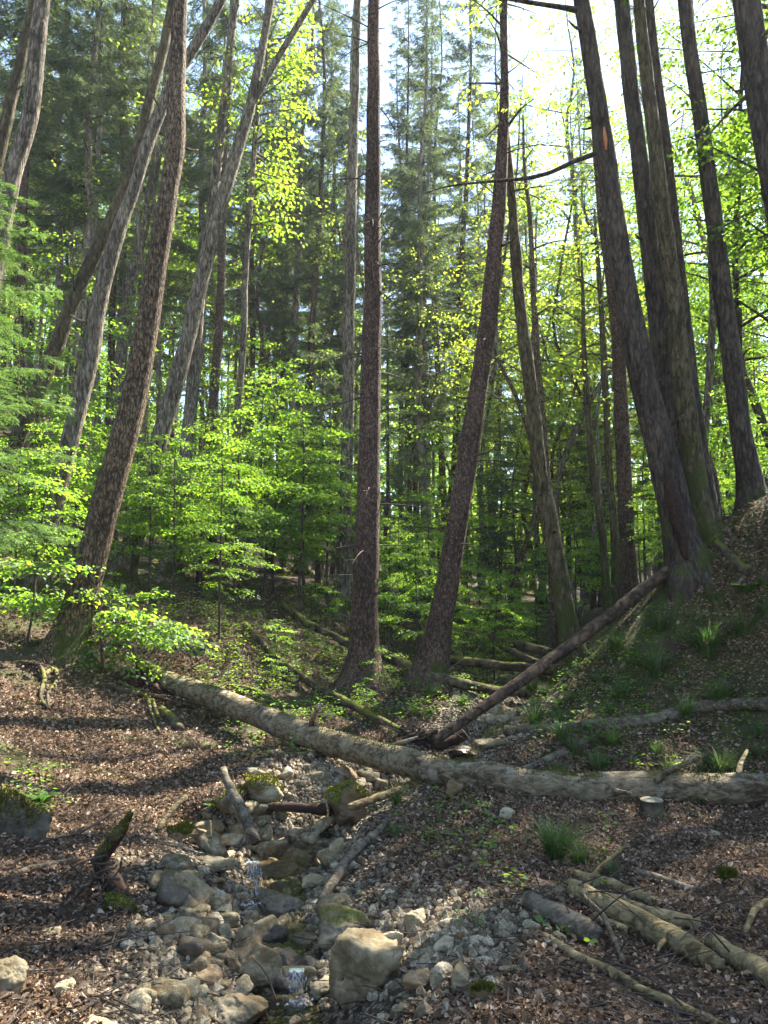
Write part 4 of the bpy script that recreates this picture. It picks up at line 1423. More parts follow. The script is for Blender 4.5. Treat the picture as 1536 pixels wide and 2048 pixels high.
def crown_spruce(z0, R, Ht, dens=.6, mat='needles', step=.5):
    def f(rng, e, axis, rad, base, P, R_):
        C, W = MB(), MB()
        q = z0
        while q < Ht - .3:
            g = (q - z0) / (Ht - z0)
            Lm = R * (1 - g) ** .75 * min(1, .45 + g * 4) + .15
            for k in range(4):
                az = rng.uniform(0, 6.3)
                needle_branch(rng, axis(base[2] + q), np.array([cos(az), sin(az), .05 + .35 * g * g]), Lm * rng.uniform(.6, 1.1), C, W, dens, .42, .022)
            q += step * rng.uniform(.7, 1.3)
        merge_into(C, W, 1)
        C.build('crown', [M[mat], M['twig']], e)
    return f


# left side
named_tree('maple_tree', 'thick leaning brown trunk with a burl, nearest on the left slope with a mossy foot', 'tree',
    [(132, 1318, 78), (160, 1210, 64), (190, 1100, 58), (225, 960, 55), (262, 830, 52), (290, 680, 49), (314, 520, 44), (336, 380, 40), (350, 270, 40), (354, 160, 35), (357, 60, 33), (360, -40, 31)],
    11, 21, 'brown_bark', 28, .75, .45, 4, crown_decid(12.5, 21, 3.0, 16, .1, 'maple_leaf'), seed=2)
t2, ax2, rd2, b2 = named_tree('maple_tree', 'grey trunk leaning right behind the burl trunk, dark fork crossing it near the top', 'tree',
    [(72, 1185, 44), (98, 1050, 38), (140, 880, 36), (178, 730, 34), (204, 580, 32), (240, 450, 29), (270, 370, 27), (305, 270, 26), (345, 170, 24), (392, 90, 22), (448, -10, 20)],
    13.2, 22, 'grey_bark', 20, .4, .5, 5, crown_decid(14, 22, 3, 14, .1, 'maple_leaf'), seed=3)
named_tree('maple_tree', 'mossy yellowish trunk leaning strongly right, crossing the grey one at mid height', 'tree',
    [(-60, 1080, 40), (0, 958, 36), (50, 845, 33), (110, 700, 30), (160, 575, 28), (205, 480, 27), (250, 372, 25), (275, 300, 24), (295, 220, 22), (325, 100, 20), (348, -20, 19)],
    15, 23, 'mossy_bark', 18, .4, .5, 5, crown_decid(15, 23, 3, 12, .1, 'maple_leaf'), seed=4)
named_tree('maple_tree', 'pale trunk at the upper left corner bending over the spruce boughs', 'tree',
    [(-70, 1180, 40), (-60, 900, 38), (-20, 600, 36), (14, 420, 34), (30, 340, 34), (58, 240, 34), (70, 150, 34), (84, 20, 32), (88, -40, 30)],
    12.5, 21, 'grey_bark', 20, .4, .5, 5, crown_decid(13, 21, 3, 12, .1, 'maple_leaf'), seed=5)
named_tree('maple_tree', 'slim curved mossy trunk at the left edge beside the pale corner trunk', 'tree',
    [(-120, 1150, 34), (-90, 800, 30), (-40, 480, 28), (2, 300, 26), (22, 200, 24), (42, 120, 22), (60, 40, 21), (72, -30, 20)],
    13.5, 20, 'mossy_bark', 16, .4, .5, 5, crown_decid(14, 20, 2.6, 9, .1, 'maple_leaf'), seed=6)


def fork(pts, D, r_scale=1.0):
    return np.array([[*px(u, v, D), w * D / F / 2] for u, v, w in pts])


def add_limb(e, base, pts, D, bark, name='limb', sides=12, D1=None):
    D1 = D if D1 is None else D1
    n = len(pts)
    A = np.array([[*px(u, v, D + (D1 - D) * i / (n - 1)), w * (D + (D1 - D) * i / (n - 1)) / F / 2] for i, (u, v, w) in enumerate(pts)])
    A = crom(A, 28)
    mb = MB()
    mb.tube(A[:, :3] - base, A[:, 3], sides, True, .06, 5)
    return mb.build(name, M[bark], e)


t5, ax5, rd5, b5 = named_tree('beech_tree', 'slender pale trunk forking in two high up, right of the burl trunk', 'tree',
    [(240, 1168, 46), (272, 1060, 38), (318, 890, 36), (360, 740, 33), (396, 600, 31), (432, 450, 28), (460, 350, 27), (484, 265, 25), (502, 205, 22), (520, 120, 18), (544, -10, 16)],
    16, 24, 'grey_bark', 18, .6, .5, 4, crown_decid(15.5, 24, 3, 14, .1, 'maple_leaf'), seed=7)
add_limb(t5, b5, [(500, 212, 20), (525, 170, 16), (562, 105, 14), (632, -10, 12), (700, -130, 9)], 16, 'grey_bark')
named_tree('beech_tree', 'thin light grey trunk standing behind the forking one', 'tree',
    [(338, 1160, 40), (362, 1010, 27), (383, 800, 26), (398, 600, 24), (420, 450, 22), (438, 300, 20), (460, 100, 18), (474, -20, 17)],
    18.5, 25, 'grey_bark', 14, .7, .5, 4, crown_decid(17, 25, 2.8, 10, .11, 'maple_leaf'), seed=8)
named_tree('beech_tree', 'whitish lichen trunk half hidden behind the burl trunk', 'tree',
    [(225, 940, 26), (238, 760, 25), (252, 640, 24), (272, 520, 22), (292, 430, 20), (318, 290, 18), (335, 150, 16), (345, 0, 14)],
    23, 25, 'grey_bark', 12, .4, .5, 4, crown_decid(17, 25, 2.5, 8, .12, 'beech_leaf'), seed=9)
named_tree('maple_tree', 'thin grey stem carrying the bright yellow green crown near the top middle', 'tree',
    [(452, 1150, 14), (468, 900, 14), (484, 700, 14), (496, 480, 13), (512, 260, 12), (530, 120, 9), (548, -40, 6)],
    19.5, 17, 'grey_bark', 10, .4, .4, 4, crown_decid(9.2, 17, 1.75, 52, .115, 'lime_leaf', sub=1.5, dens=1.1, az0=.0, azs=1.2), seed=10)
# centre
t_c1, ax1, rd1, b1 = named_tree('spruce_tree', 'straight dark spruce trunk in the very middle, flared at its foot', 'tree',
    [(724, 1366, 70), (728, 1290, 56), (734, 1100, 50), (740, 900, 45), (743, 700, 40), (746, 500, 36), (747, 300, 31), (749, 100, 27), (750, -40, 25)],
    12.6, 25, 'spruce_bark', 26, .8, .4, 5, crown_spruce(15, 2.4, 25, .5), seed=11, dead=48, dead_z=(1.2, 12))
named_tree('spruce_tree', 'dark spruce trunk leaning right beside the middle one', 'tree',
    [(858, 1348, 62), (874, 1270, 50), (890, 1190, 46), (920, 1020, 42), (950, 830, 39), (976, 640, 36), (992, 480, 32), (1003, 340, 27), (1008, 200, 20), (1010, 80, 14), (1011, -60, 10)],
    12.4, 15, 'spruce_bark', 22, .55, .4, 5, crown_spruce(11.6, .9, 15, .5), seed=12, dead=34, dead_z=(2, 11))
named_tree('beech_tree', 'pale sunlit grey trunk close behind the left of the middle spruce', 'tree',
    [(684, 1165, 40), (692, 1000, 27), (697, 850, 25), (699, 650, 24), (703, 450, 22), (706, 300, 21), (712, 150, 17), (716, 0, 14)],
    19, 23, 'grey_bark', 14, .7, .4, 4, crown_decid(17, 23, 2.2, 8, .11, 'maple_leaf'), seed=13, dead=14, dead_z=(4, 13))
named_tree('maple_tree', 'mossy crooked trunk in the gully right of the leaning spruce', 'tree',
    [(1152, 1350, 52), (1138, 1270, 40), (1118, 1150, 38), (1102, 1050, 36), (1085, 960, 34), (1068, 850, 30), (1052, 720, 27), (1038, 580, 24), (1026, 420, 20), (1016, 300, 17), (1008, 180, 13), (1004, 40, 10)],
    12.8, 14, 'mossy_bark', 18, .5, .4, 4, crown_decid(8.2, 14, 1.2, 14, .085, 'maple_leaf', bark='mossy_bark', dens=1.0), seed=14, lump=.14)
named_tree('maple_tree', 'thin brown stem close behind the mossy crooked trunk', 'tree',
    [(1112, 1230, 18), (1100, 1050, 17), (1088, 900, 16), (1078, 750, 15), (1066, 600, 13), (1060, 450, 10), (1050, 330, 7), (1046, 230, 4)],
    17, 13.5, 'brown_bark', 10, .4, .4, 4, crown_decid(6.8, 13.5, 1.3, 14, .09, 'maple_leaf', bark='brown_bark', dens=1.0), seed=15)
# right side
tR1, axR1, rdR1, bR1 = named_tree('beech_tree', 'thickest dark trunk on the right bank with an orange torn wound high on it', 'tree',
    [(1380, 1150, 74), (1361, 1075, 68), (1340, 985, 63), (1312, 860, 58), (1272, 690, 52), (1242, 520, 46), (1216, 350, 42), (1192, 190, 38), (1166, 10, 34), (1158, -60, 33)],
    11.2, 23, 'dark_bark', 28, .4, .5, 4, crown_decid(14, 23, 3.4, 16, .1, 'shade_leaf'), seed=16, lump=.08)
add_limb(tR1, bR1, [(1190, 308, 12), (1150, 322, 10), (1100, 345, 9), (1050, 357, 8), (980, 363, 6), (900, 372, 4), (850, 386, 2)], 11.2, 'dark_bark', 'branch', 8, 10.2)
add_limb(tR1, bR1, [(1162, 22, 14), (1120, 14, 11), (1060, 5, 9), (1000, -6, 7), (930, -20, 4)], 11.2, 'dark_bark', 'branch', 8, 10.6)
mbw = MB()
wp = np.array([px(u, v, 11.2 - .155) for u, v in [(1208, 254), (1209, 266), (1211, 280), (1212, 299)]]) - bR1
mbw.tube(wp, [.012, .03, .035, .018], 8, True, .2, 3)
mbw.build('bark_wound', M['raw_wood'], tR1)
mbw = MB()
for (pts, w) in [([(1334, 930), (1352, 1020), (1368, 1090)], .10), ([(1348, 1000), (1362, 1060), (1372, 1120)], .085)]:
    q = np.array([px(u, v, 11.2 - .20 - .06 * k) for k, (u, v) in enumerate(pts)]) - bR1
    mbw.tube(crom(q, 14), w * np.sin(np.linspace(.25, 2.8, 14)), 10, True, .3, 7)
mbw.build('rotten_patch', M['rotten_wood'], tR1)
named_tree('beech_tree', 'grey blotched trunk just behind the wounded one', 'tree',
    [(1372, 1075, 46), (1350, 900, 44), (1325, 720, 42), (1302, 520, 38), (1280, 330, 35), (1262, 180, 33), (1244, 20, 32), (1236, -50, 30)],
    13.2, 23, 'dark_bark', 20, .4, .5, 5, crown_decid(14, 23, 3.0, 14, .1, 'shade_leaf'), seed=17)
named_tree('beech_tree', 'brownish trunk of the twin pair on the right bank, mossy at the foot', 'tree',
    [(1418, 1128, 56), (1404, 1060, 48), (1386, 920, 43), (1364, 760, 42), (1346, 600, 38), (1328, 450, 34), (1308, 280, 30), (1284, 60, 26), (1276, -40, 24)],
    11.5, 22, 'mossy_bark', 22, .6, .5, 4, crown_decid(13.5, 22, 3.0, 14, .1, 'shade_leaf'), seed=18)
named_tree('beech_tree', 'blackish trunk of the twin pair on the right bank', 'tree',
    [(1420, 1075, 44), (1404, 960, 40), (1384, 800, 38), (1364, 620, 36), (1346, 450, 33), (1328, 300, 31), (1306, 120, 28), (1290, -40, 26)],
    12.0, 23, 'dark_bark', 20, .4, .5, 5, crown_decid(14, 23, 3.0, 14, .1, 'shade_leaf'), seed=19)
named_tree('beech_tree', 'straight dark trunk standing on the crest of the right bank near the right edge', 'tree',
    [(1506, 1022, 52), (1498, 950, 46), (1480, 850, 42), (1455, 660, 38), (1432, 480, 35), (1405, 280, 32), (1378, 90, 29), (1362, -40, 27)],
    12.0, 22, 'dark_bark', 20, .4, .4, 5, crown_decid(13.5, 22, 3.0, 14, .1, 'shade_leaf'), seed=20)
named_tree('beech_tree', 'big dark trunk cut by the upper right corner', 'tree',
    [(1640, 1010, 78), (1612, 800, 70), (1580, 560, 64), (1548, 340, 60), (1520, 160, 57), (1492, -20, 54), (1484, -80, 52)],
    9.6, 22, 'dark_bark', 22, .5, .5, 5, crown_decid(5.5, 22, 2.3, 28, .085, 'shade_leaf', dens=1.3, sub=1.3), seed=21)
named_tree('beech_tree', 'thin grey forked stem between the twin pair and the crest trunk', 'tree',
    [(1402, 1010, 18), (1410, 900, 17), (1420, 760, 16), (1425, 620, 14), (1420, 480, 12), (1412, 330, 9), (1400, 200, 6)],
    14.5, 12, 'grey_bark', 10, .4, .4, 4, crown_decid(5, 12, 2.2, 12, .1, 'shade_leaf'), seed=22)
named_tree('spruce_tree', 'straight dark spruce trunk at the foot of the right bank behind the diagonal pole', 'tree',
    [(1262, 1222, 36), (1256, 1100, 31), (1246, 900, 30), (1238, 700, 28), (1222, 550, 26), (1205, 430, 22), (1192, 300, 16), (1180, 170, 10)],
    17, 13.5, 'spruce_bark', 14, .5, .4, 5, crown_spruce(8.8, 1.1, 13.5, .5), seed=23, dead=26, dead_z=(3, 9))
named_tree('maple_tree', 'thin mossy stem left of the spruce at the foot of the right bank', 'tree',
    [(1218, 1205, 18), (1205, 1080, 16), (1192, 980, 16), (1180, 880, 14), (1172, 760, 12), (1168, 640, 9)],
    18.5, 9, 'mossy_bark', 10, .4, .4, 4, crown_decid(5, 9, 1.8, 9, .12, 'maple_leaf'), seed=24)
named_tree('maple_tree', 'second thin mossy stem touching the first left of the bank foot spruce', 'tree',
    [(1234, 1200, 18), (1226, 1050, 16), (1216, 880, 15), (1206, 700, 13), (1198, 560, 10), (1190, 420, 6)],
    19.5, 11, 'mossy_bark', 10, .4, .4, 4, crown_decid(6, 11, 1.8, 9, .12, 'maple_leaf'), seed=25)
# a broken snag and the sawn stump
named_tree('tree_snag', 'splintered broken snag behind the twin pair on the bank crest', 'tree stump',
    [(1432, 1010, 26), (1428, 980, 22), (1420, 935, 16), (1418, 905, 6)], 13, 0, 'brown_bark', 12, .3, .3, 4, None, seed=26, lump=.15)


def stump(u, v, wpx, hpx, label, bark='mossy_log', top='cut_wood'):
    g = hit(u, v)
    s = g[1] / F
    r, h = wpx * s / 2, hpx * s
    e = empty('tree_stump', g)
    tag(e, label, 'tree stump')
    mb = MB()
    z = np.linspace(-.08, h, 9)
    mb.tube(np.stack([0 * z, 0 * z, z], 1), r * np.linspace(1.15, .92, 9), 20, True, .22, 4, .3, .08, 5, lumpf=9)
    mb.build('trunk', M[bark], e)
    m2 = MB()
    m2.tube(np.array([[0, 0, h + .001], [0, 0, h + r * .06]]), [r * .9, r * .86], 20, True, .06, 4)
    m2.build('sawn_top', M[top], e)
    return e


stump(1304, 1628, 48, 26, 'small sawn stump with a pale top in front of the big log on the right', top='pale_rock')
stump(398, 1168, 14, 26, 'short dark stump among saplings far up the left slope', 'rotten_wood', 'rotten_wood')


def moss_on_tube(A, n, seed, parent, mat='moss', size=(.014, .032)):
    rng = np.random.default_rng(seed)
    i = rng.integers(0, len(A) - 1, n)
    f = rng.random(n)[:, None]
    C = A[i] * (1 - f) + A[i + 1] * f
    T = nrm(A[i + 1, :3] - A[i, :3])
    S = nrm(np.cross(T, rng.normal(size=(n, 3))))
    mm = MB()
    mm.leaves(C[:, :3] + S * C[:, 3:] * .9, nrm(S + rng.normal(0, .7, (n, 3))), rng.normal(size=(n, 3)), rng.uniform(*size, n), .014, .1, False)
    return tag(mm.build('moss', M[mat], parent), kind='stuff')


def mossy_snag():
    g = hit(226, 1800)
    e = empty('tree_stump', g)
    tag(e, 'rotting root plate with a green mossy arm pointing right on the left leaf slope', 'tree stump')
    D = g[1]
    A = np.array([[*px(u, v, D + .1), w * D / F / 2] for u, v, w in [(236, 1812, 58), (222, 1772, 38), (204, 1735, 30), (206, 1708, 26), (228, 1682, 22), (246, 1658, 16), (266, 1626, 4)]])
    A = crom(A, 30)
    mb = MB()
    mb.tube(A[:, :3] - g, A[:, 3], 16, True, .35, 4, lumpf=7)
    mb.build('trunk', M['rotten_wood'], e)
    A = np.array([[*px(u, v, D + .02), w * D / F / 2] for u, v, w in [(196, 1716, 10), (212, 1692, 18), (234, 1664, 20), (250, 1645, 15), (262, 1624, 4)]])
    A = crom(A, 20)
    mb = MB()
    mb.tube(A[:, :3] - g, A[:, 3] * .8, 12, True, .6, 9, lumpf=10)
    mb.build('branch_stub', M['mossy_log'], e)
    A[:, :3] -= g
    A[:, 3] *= .8
    moss_on_tube(A, 750, 4, e, size=(.01, .022))
    A = np.array([[*px(u, v, D - .1), w * D / F / 2] for u, v, w in [(210, 1800, 14), (236, 1806, 26), (262, 1822, 18), (284, 1838, 6)]])
    mb = MB()
    A = crom(A, 14)
    A[:, :3] -= g
    mb.tube(A[:, :3], A[:, 3] * .9, 12, True, .4, 5, lumpf=8)
    mb.build('root', M['mossy_log'], e)
    moss_on_tube(A, 700, 6, e)
    rng = np.random.default_rng(5)
    for k in range(16):
        q = px(rng.uniform(170, 240), rng.uniform(1700, 1790), D) - g
        d = nrm(rng.normal(size=3) + np.array([-.3, -.4, -.2]))
        L = rng.uniform(.1, .4)
        m2 = MB()
        m2.tube(crom(np.array([q, q + d * L * .5 + rng.normal(size=3) * .04, q + d * L - UP * .06]), 7), np.linspace(.009, .002, 7), 5, False)
        m2.build('root', M['twig'], e)


mossy_snag()


def uprooted():
    g = hit(285, 1392)
    e = empty('root_plate', px(285, 1385, g[1] + .25))
    b = np.array(e.location)
    tag(e, 'dark upturned roots at the left end of the big fallen trunk', 'roots')
    rng = np.random.default_rng(8)
    V, Fc = rock_verts(91, 4, 8, (.7, .35, .55), .16)
    mb = MB()
    mb.add(V + np.array([0, .05, .05]), Fc)
    mb.build('dark_clod', M['rotten_wood'], e)
    for k in range(16):
        az = rng.uniform(0, 6.3)
        d = nrm(np.array([cos(az), -.35 + rng.normal(0, .3), sin(az) * .9 + .15]))
        L = rng.uniform(.3, .75)
        m2 = MB()
        q = d * .15
        m2.tube(crom(np.array([q, q + d * L * .5 + rng.normal(size=3) * .07, q + d * L + rng.normal(size=3) * .1]), 9), np.linspace(rng.uniform(.015, .04), .004, 9), 6, False, .1, k)
        m2.build('root', M['brown_wood'], e)


uprooted()


def dark_hollow():
    """roots and a dark clod standing in for the shade of the hole where the pole ends"""
    p = px(838, 1492, 10.3)
    e = empty('hollow_shade_tangle', p)
    tag(e, 'dark root tangle standing in for shade of the hollow at the diagonal pole', 'roots')
    rng = np.random.default_rng(9)
    V, Fc = rock_verts(92, 4, 8, (.75, .5, .32), .2)
    mb = MB()
    mb.add(V + np.array([-.08, .3, .0]), Fc)
    mb.build('dark_clod', M['rotten_wood'], e)  # near-black clod stands in for the deep shade of the hollow
    for k in range(22):
        q = np.array([rng.uniform(-.5, .35), rng.uniform(-.1, .2), rng.uniform(0, .2)])
        d = nrm(np.array([rng.normal(), -.4, rng.normal(-.2, .6)]))
        L = rng.uniform(.2, .5)
        m2 = MB()
        m2.tube(crom(np.array([q, q + d * L * .5 + rng.normal(size=3) * .06, q + d * L + rng.normal(size=3) * .08]), 8), np.linspace(.014, .003, 8), 5, False)
        m2.build('root', M['brown_wood'] if k % 3 else M['bare_wood'], e)


dark_hollow()

# ------------------------------------------------------------------ background trees
VARS = {}
rngv = np.random.default_rng(77)


def store(kind, parts):
    """parts: list of (name, MB, materials)"""
    VARS.setdefault(kind, []).append([(n, mb.mesh(n, m)) for n, mb, m in parts if not mb.empty()])


for k in range(6):
    Ht = [29, 27, 31, 28, 30, 26][k]
    T, C = spruce_parts(rngv, Ht, [10, 8, 13, 6, 11, 9][k], [2.3, 2.6, 2.1, 2.5, 2.2, 2.4][k], [.15, .17, .14, .19, .16, .13][k], 1.5, 10, 70, .62, .027, .3)
    store('spruce', [('trunk', T, [M['sunlit_far_bark'] if k % 2 else M['spruce_bark'], M['twig']]), ('crown', C, [M['needles'], M['twig']])])
for k in range(3):                       # low branching young spruces
    Ht = [7, 5, 9][k]
    T, C = spruce_parts(rngv, Ht, .8, 1.5, .07, 1.3, 8, 3, .3, .024, .1)
    store('young_spruce', [('trunk', T, [M['spruce_bark'], M['twig']]), ('crown', C, [M['needles'], M['twig']])])


def decid_variant(kind, Ht, z0, R, nl, leaf, mat, bark, r0, lean=.6, **kw):
    z = np.linspace(-.3, Ht, 26)
    sd = rngv.integers(1, 99)
    P = np.stack([lean * fbm(z * .11, 1, 0, 3, sd) * np.clip(z / 4, 0, 1), lean * fbm(z * .11, 5, 0, 3, sd) * np.clip(z / 4, 0, 1), z], 1)
    Rr = r0 * np.clip(1 - z / Ht, .04, 1) ** .8
    T = MB()
    T.tube(P, Rr, 10, False, .08, 3, .4, .5, 4)
    ax = lambda q: np.array([np.interp(q, z, P[:, 0]), np.interp(q, z, P[:, 1]), q])
    L, W = MB(), MB()
    decid(rngv, ax, lambda q: float(np.interp(q, z, Rr)), z0, Ht, R, nl, leaf, L, W, **kw)
    merge_into(L, W, 1)
    store(kind, [('trunk', T, M[bark]), ('crown', L, [M[mat], M[bark]])])


for k in range(4):
    decid_variant('beech', 19 + k, 3 + k, 3.4, 38, .13, 'beech_leaf', 'grey_bark', .17, 1.0, dens=1.1, sub=1.4)
for k in range(3):
    decid_variant('maple', 14 + 2 * k, 3, 3.0, 36, .14, 'maple_leaf', 'grey_bark', .12, 1.0, dens=1.1, sub=1.4)
for k in range(3):
    decid_variant('understory', 7 + k, 1.2, 2.2, 26, .10, 'beech_leaf', 'brown_bark', .05, .6, dens=1.1, rise=.15, sub=1.3)
for k in range(4):
    decid_variant('pole', 12 + 2 * k, 6 + k, 1.5, 20, .11, 'maple_leaf', 'brown_bark' if k % 2 else 'grey_bark', .055 + .012 * k, .9, dens=1.0, sub=1.2)
for k in range(2):
    decid_variant('shade_beech', 13 + 3 * k, 3.5, 2.8, 34, .11, 'shade_leaf', 'dark_bark', .11, 1.0, dens=1.2, sub=1.3)


def place(kind, k, x, y, name, label, cat, group, sc=1.0, rz=None, lean=0.0):
    e = empty(name, (x, y, Hs(x, y) - .05), rngv.uniform(0, 6.3) if rz is None else rz, sc)
    if lean:
        e.rotation_euler = (rngv.normal(0, lean), rngv.normal(0, lean), e.rotation_euler[2])
    tag(e, label, cat, group)
    for n, me in VARS[kind][k % len(VARS[kind])]:
        link(n, me, e)
    return e


def uD(u, D):
    return (u - 768) / F * D, D


NT_ = 0


def row(kind, spots, name, label, cat, group, scv=(.85, 1.15), lean=.02):
    global NT_
    for (u, D) in spots:
        x, y = uD(u, D)
        place(kind, NT_, x, y, name, label, cat, group, rngv.uniform(*scv), None, lean)
        NT_ += 1


# spruces: the left slope, the centre, the right
def thin_row(u0, u1, n, d0, d1, seed):
    r = np.random.default_rng(seed)
    return [(u0 + (u1 - u0) * (i + r.random()) / n, d0 + (d1 - d0) * r.random() ** 1.2) for i in range(n)]


row('spruce', [(30, 19), (118, 21), (190, 25), (262, 28)] + thin_row(-260, 560, 36, 23, 52, 1) + thin_row(-100, 560, 14, 50, 66, 2),
    'spruce_tree', 'tall slim spruce among those filling the left slope', 'tree', 'spruces on the left slope')
row('spruce', thin_row(545, 720, 15, 24, 60, 3),
    'spruce_tree', 'slim spruce in the deep stand left of the middle trunk', 'tree', 'spruces left of the middle')
row('spruce', [(866, 30), (888, 33), (955, 34), (820, 31), (985, 37), (925, 36), (843, 27), (906, 29.5)] + thin_row(765, 1010, 13, 33, 66, 4),
    'spruce_tree', 'slim dark spruce standing behind the leaning spruce', 'tree', 'spruces behind the leaning spruce')
row('spruce', [(1172, 36), (1032, 38), (1066, 46), (1105, 52), (1350, 34), (1500, 33)] + thin_row(1040, 1500, 8, 44, 70, 5),
    'spruce_tree', 'dark spruce far back on the right side', 'tree', 'spruces on the right side')
row('pole', thin_row(-40, 700, 20, 19, 48, 6), 'thin_tree', 'thin bare stemmed young tree between the left slope trunks', 'tree', 'thin trees on the left slope')
row('pole', thin_row(770, 1270, 24, 21, 52, 7), 'thin_tree', 'thin bare stemmed young tree in the far gully', 'tree', 'thin trees in the far gully')
row('pole', thin_row(1270, 1560, 10, 18, 44, 8), 'thin_tree', 'thin bare stemmed young tree beyond the right bank', 'tree', 'thin trees beyond the right bank')
row('beech', [(640, 38), (470, 30), (330, 40), (170, 42), (20, 38), (390, 52), (250, 32), (560, 44), (100, 54)], 'beech_tree', 'green beech standing between the left slope spruces', 'tree', 'beeches on the left slope')
row('maple', [(1075, 33), (1120, 27), (1090, 24), (1150, 23), (1200, 25), (1240, 28), (1065, 28), (1170, 30), (1130, 32), (1215, 36), (1180, 42), (1040, 45), (1160, 36), (1105, 42), (1190, 50), (1060, 52), (1020, 38), (1220, 30), (1140, 60)],
    'maple_tree', 'bright backlit yellow green tree in the far gully', 'tree', 'bright trees in the far gully', (.8, 1.05))
row('beech', [(1270, 27), (1310, 36), (1380, 44), (1400, 26), (1470, 34), (1530, 30), (1250, 58), (1350, 60), (1450, 58), (1600, 50), (1040, 70), (1160, 72)],
    'beech_tree', 'light green beech behind the right bank trunks', 'tree', 'beeches behind the right bank')
row('beech', [(880, 70), (820, 74), (720, 72), (960, 72), (560, 75), (440, 72), (300, 75), (150, 74)],
    'beech_tree', 'hazy green tree closing the far end of the valley', 'tree', 'trees at the far end')
row('understory', [(560, 24), (470, 22), (380, 24), (650, 26), (610, 20), (300, 20), (150, 18), (60, 17), (210, 23), (430, 30), (520, 32), (90, 24), (0, 20), (270, 30)],
    'young_beech', 'leafy young beech in the green understory of the left slope', 'tree', 'young beeches on the left slope', (.75, 1.1))
row('understory', [(800, 24), (850, 30), (920, 22), (985, 27), (1040, 24), (900, 38), (1000, 34), (1080, 29), (1160, 26), (1200, 34), (1120, 36), (1050, 42), (960, 48), (820, 40), (1240, 42), (1180, 46)],
    'young_beech', 'leafy young beech in the sunny understory of the valley floor', 'tree', 'young beeches on the valley floor', (.7, 1.1))
row('understory', [(1290, 22), (1330, 28), (1400, 20), (1450, 24), (1490, 19), (1540, 22), (1360, 36), (1430, 32), (1520, 30), (1280, 32)],
    'young_beech', 'leafy young beech beyond the crest of the right bank', 'tree', 'young beeches beyond the right bank', (.75, 1.1))
row('shade_beech', [(1480, 24), (1590, 15), (1640, 12), (1410, 28), (1520, 21), (1610, 17), (1980, 12.5), (2120, 11), (2080, 14.5)], 'beech_tree', 'dark leafed beech crowding behind the right bank trunks, the unseen ones added for shade', 'tree', 'dark beeches at the upper right')  # the last ones stand out of view, added to shade the right bank
row('young_spruce', [(640, 21), (720, 25), (770, 22), (1000, 22), (570, 26), (1320, 24), (1195, 24)],
    'young_spruce', 'small dark spruce in the undergrowth', 'tree', 'young spruces')


# ------------------------------------------------------------------ near spruce boughs at the left edge
def edge_spruce():
    x, y = -5.05, 9.3
    rng = np.random.default_rng(31)
    g = np.array([x, y, Hs(x, y)])
    e = empty('spruce_tree', g)
    tag(e, 'sunlit light green spruce reaching in from the left edge', 'tree')
    T = MB()
    z = np.linspace(-.2, 6.6, 20)
    T.tube(np.stack([0 * z, 0 * z, z], 1), .09 * np.clip(1 - z / 6.6, .03, 1), 12, False, .05, 3, .4, .4)
    T.build('trunk', M['spruce_bark'], e)
    C, W = MB(), MB()
    q = 1.6
    while q < 6.3:
        f = (q - 1.6) / 4.8
        for k in range(5):
            az = rng.uniform(-1.9, 1.9) if k < 4 else rng.uniform(0, 6.3)
            L = (1.35 * (1 - f) ** .55 + .2) * rng.uniform(.6, 1.05)
            needle_branch(rng, np.array([0, 0, q + rng.uniform(-.12, .12)]), np.array([cos(az), sin(az), .05]), L, C, W, 1.5, .34, .02, True, True)
        q += .3
    merge_into(C, W, 1)
    C.build('crown', [M['young_needles'], M['twig']], e)


edge_spruce()


# ------------------------------------------------------------------ saplings
def sapling_parts(rng, Ht, R, nb, leaf, z0=.25, lean=.1, az=None, mat='beech_leaf', dens=1.0, flat=.12, r0=None, droop=.2):
    z = np.linspace(0, 1, 14)
    sd = rng.integers(1, 99)
    P = np.stack([lean * fbm(z * 1.6, sd, 0, 3, 1) * z, lean * fbm(z * 1.6, sd, 8, 3, 2) * z, z * Ht - .04], 1)
    r0 = r0 or .008 + .006 * Ht
    S = MB()
    S.tube(P, np.linspace(r0, r0 * .25, 14), 7, False, .1, 3)
    L, W = MB(), MB()
    for i in range(nb):
        f = z0 + (1 - z0) * (i + rng.random()) / nb
        o = np.array([np.interp(f, z, P[:, k]) for k in range(3)])
        a = i * 2.4 + rng.normal(0, .4) if az is None else az[i % len(az)] + rng.normal(0, .25)
        l = R * (sin(pi * (.18 + .74 * (f - z0) / (1 - z0))) ** .6) * rng.uniform(.65, 1.1)
        d = np.array([cos(a), sin(a), flat + rng.normal(0, .1)])
        spray(rng, o, d, l, leaf, L, W, dens, droop, True, .006, .55)
        spray(rng, o + nrm(d) * l * .35, rot_about_up(d, rng.choice([-1, 1]) * .5), l * .6, leaf, L, W, dens, droop, True, .004, .5)
    merge_into(S, W, 0)
    return S, L


SAP = []
rngs = np.random.default_rng(55)
for (Ht, R, nb, leaf) in [(3.6, 1.15, 22, .062), (4.4, 1.25, 26, .062), (2.6, .95, 16, .06), (1.5, .7, 10, .055), (.9, .5, 6, .05), (.55, .35, 5, .045)]:
    S, L = sapling_parts(rngs, Ht, R, nb, leaf)
    SAP.append((S.mesh('stem', M['twig']), L.mesh('leaves', M['beech_leaf'])))


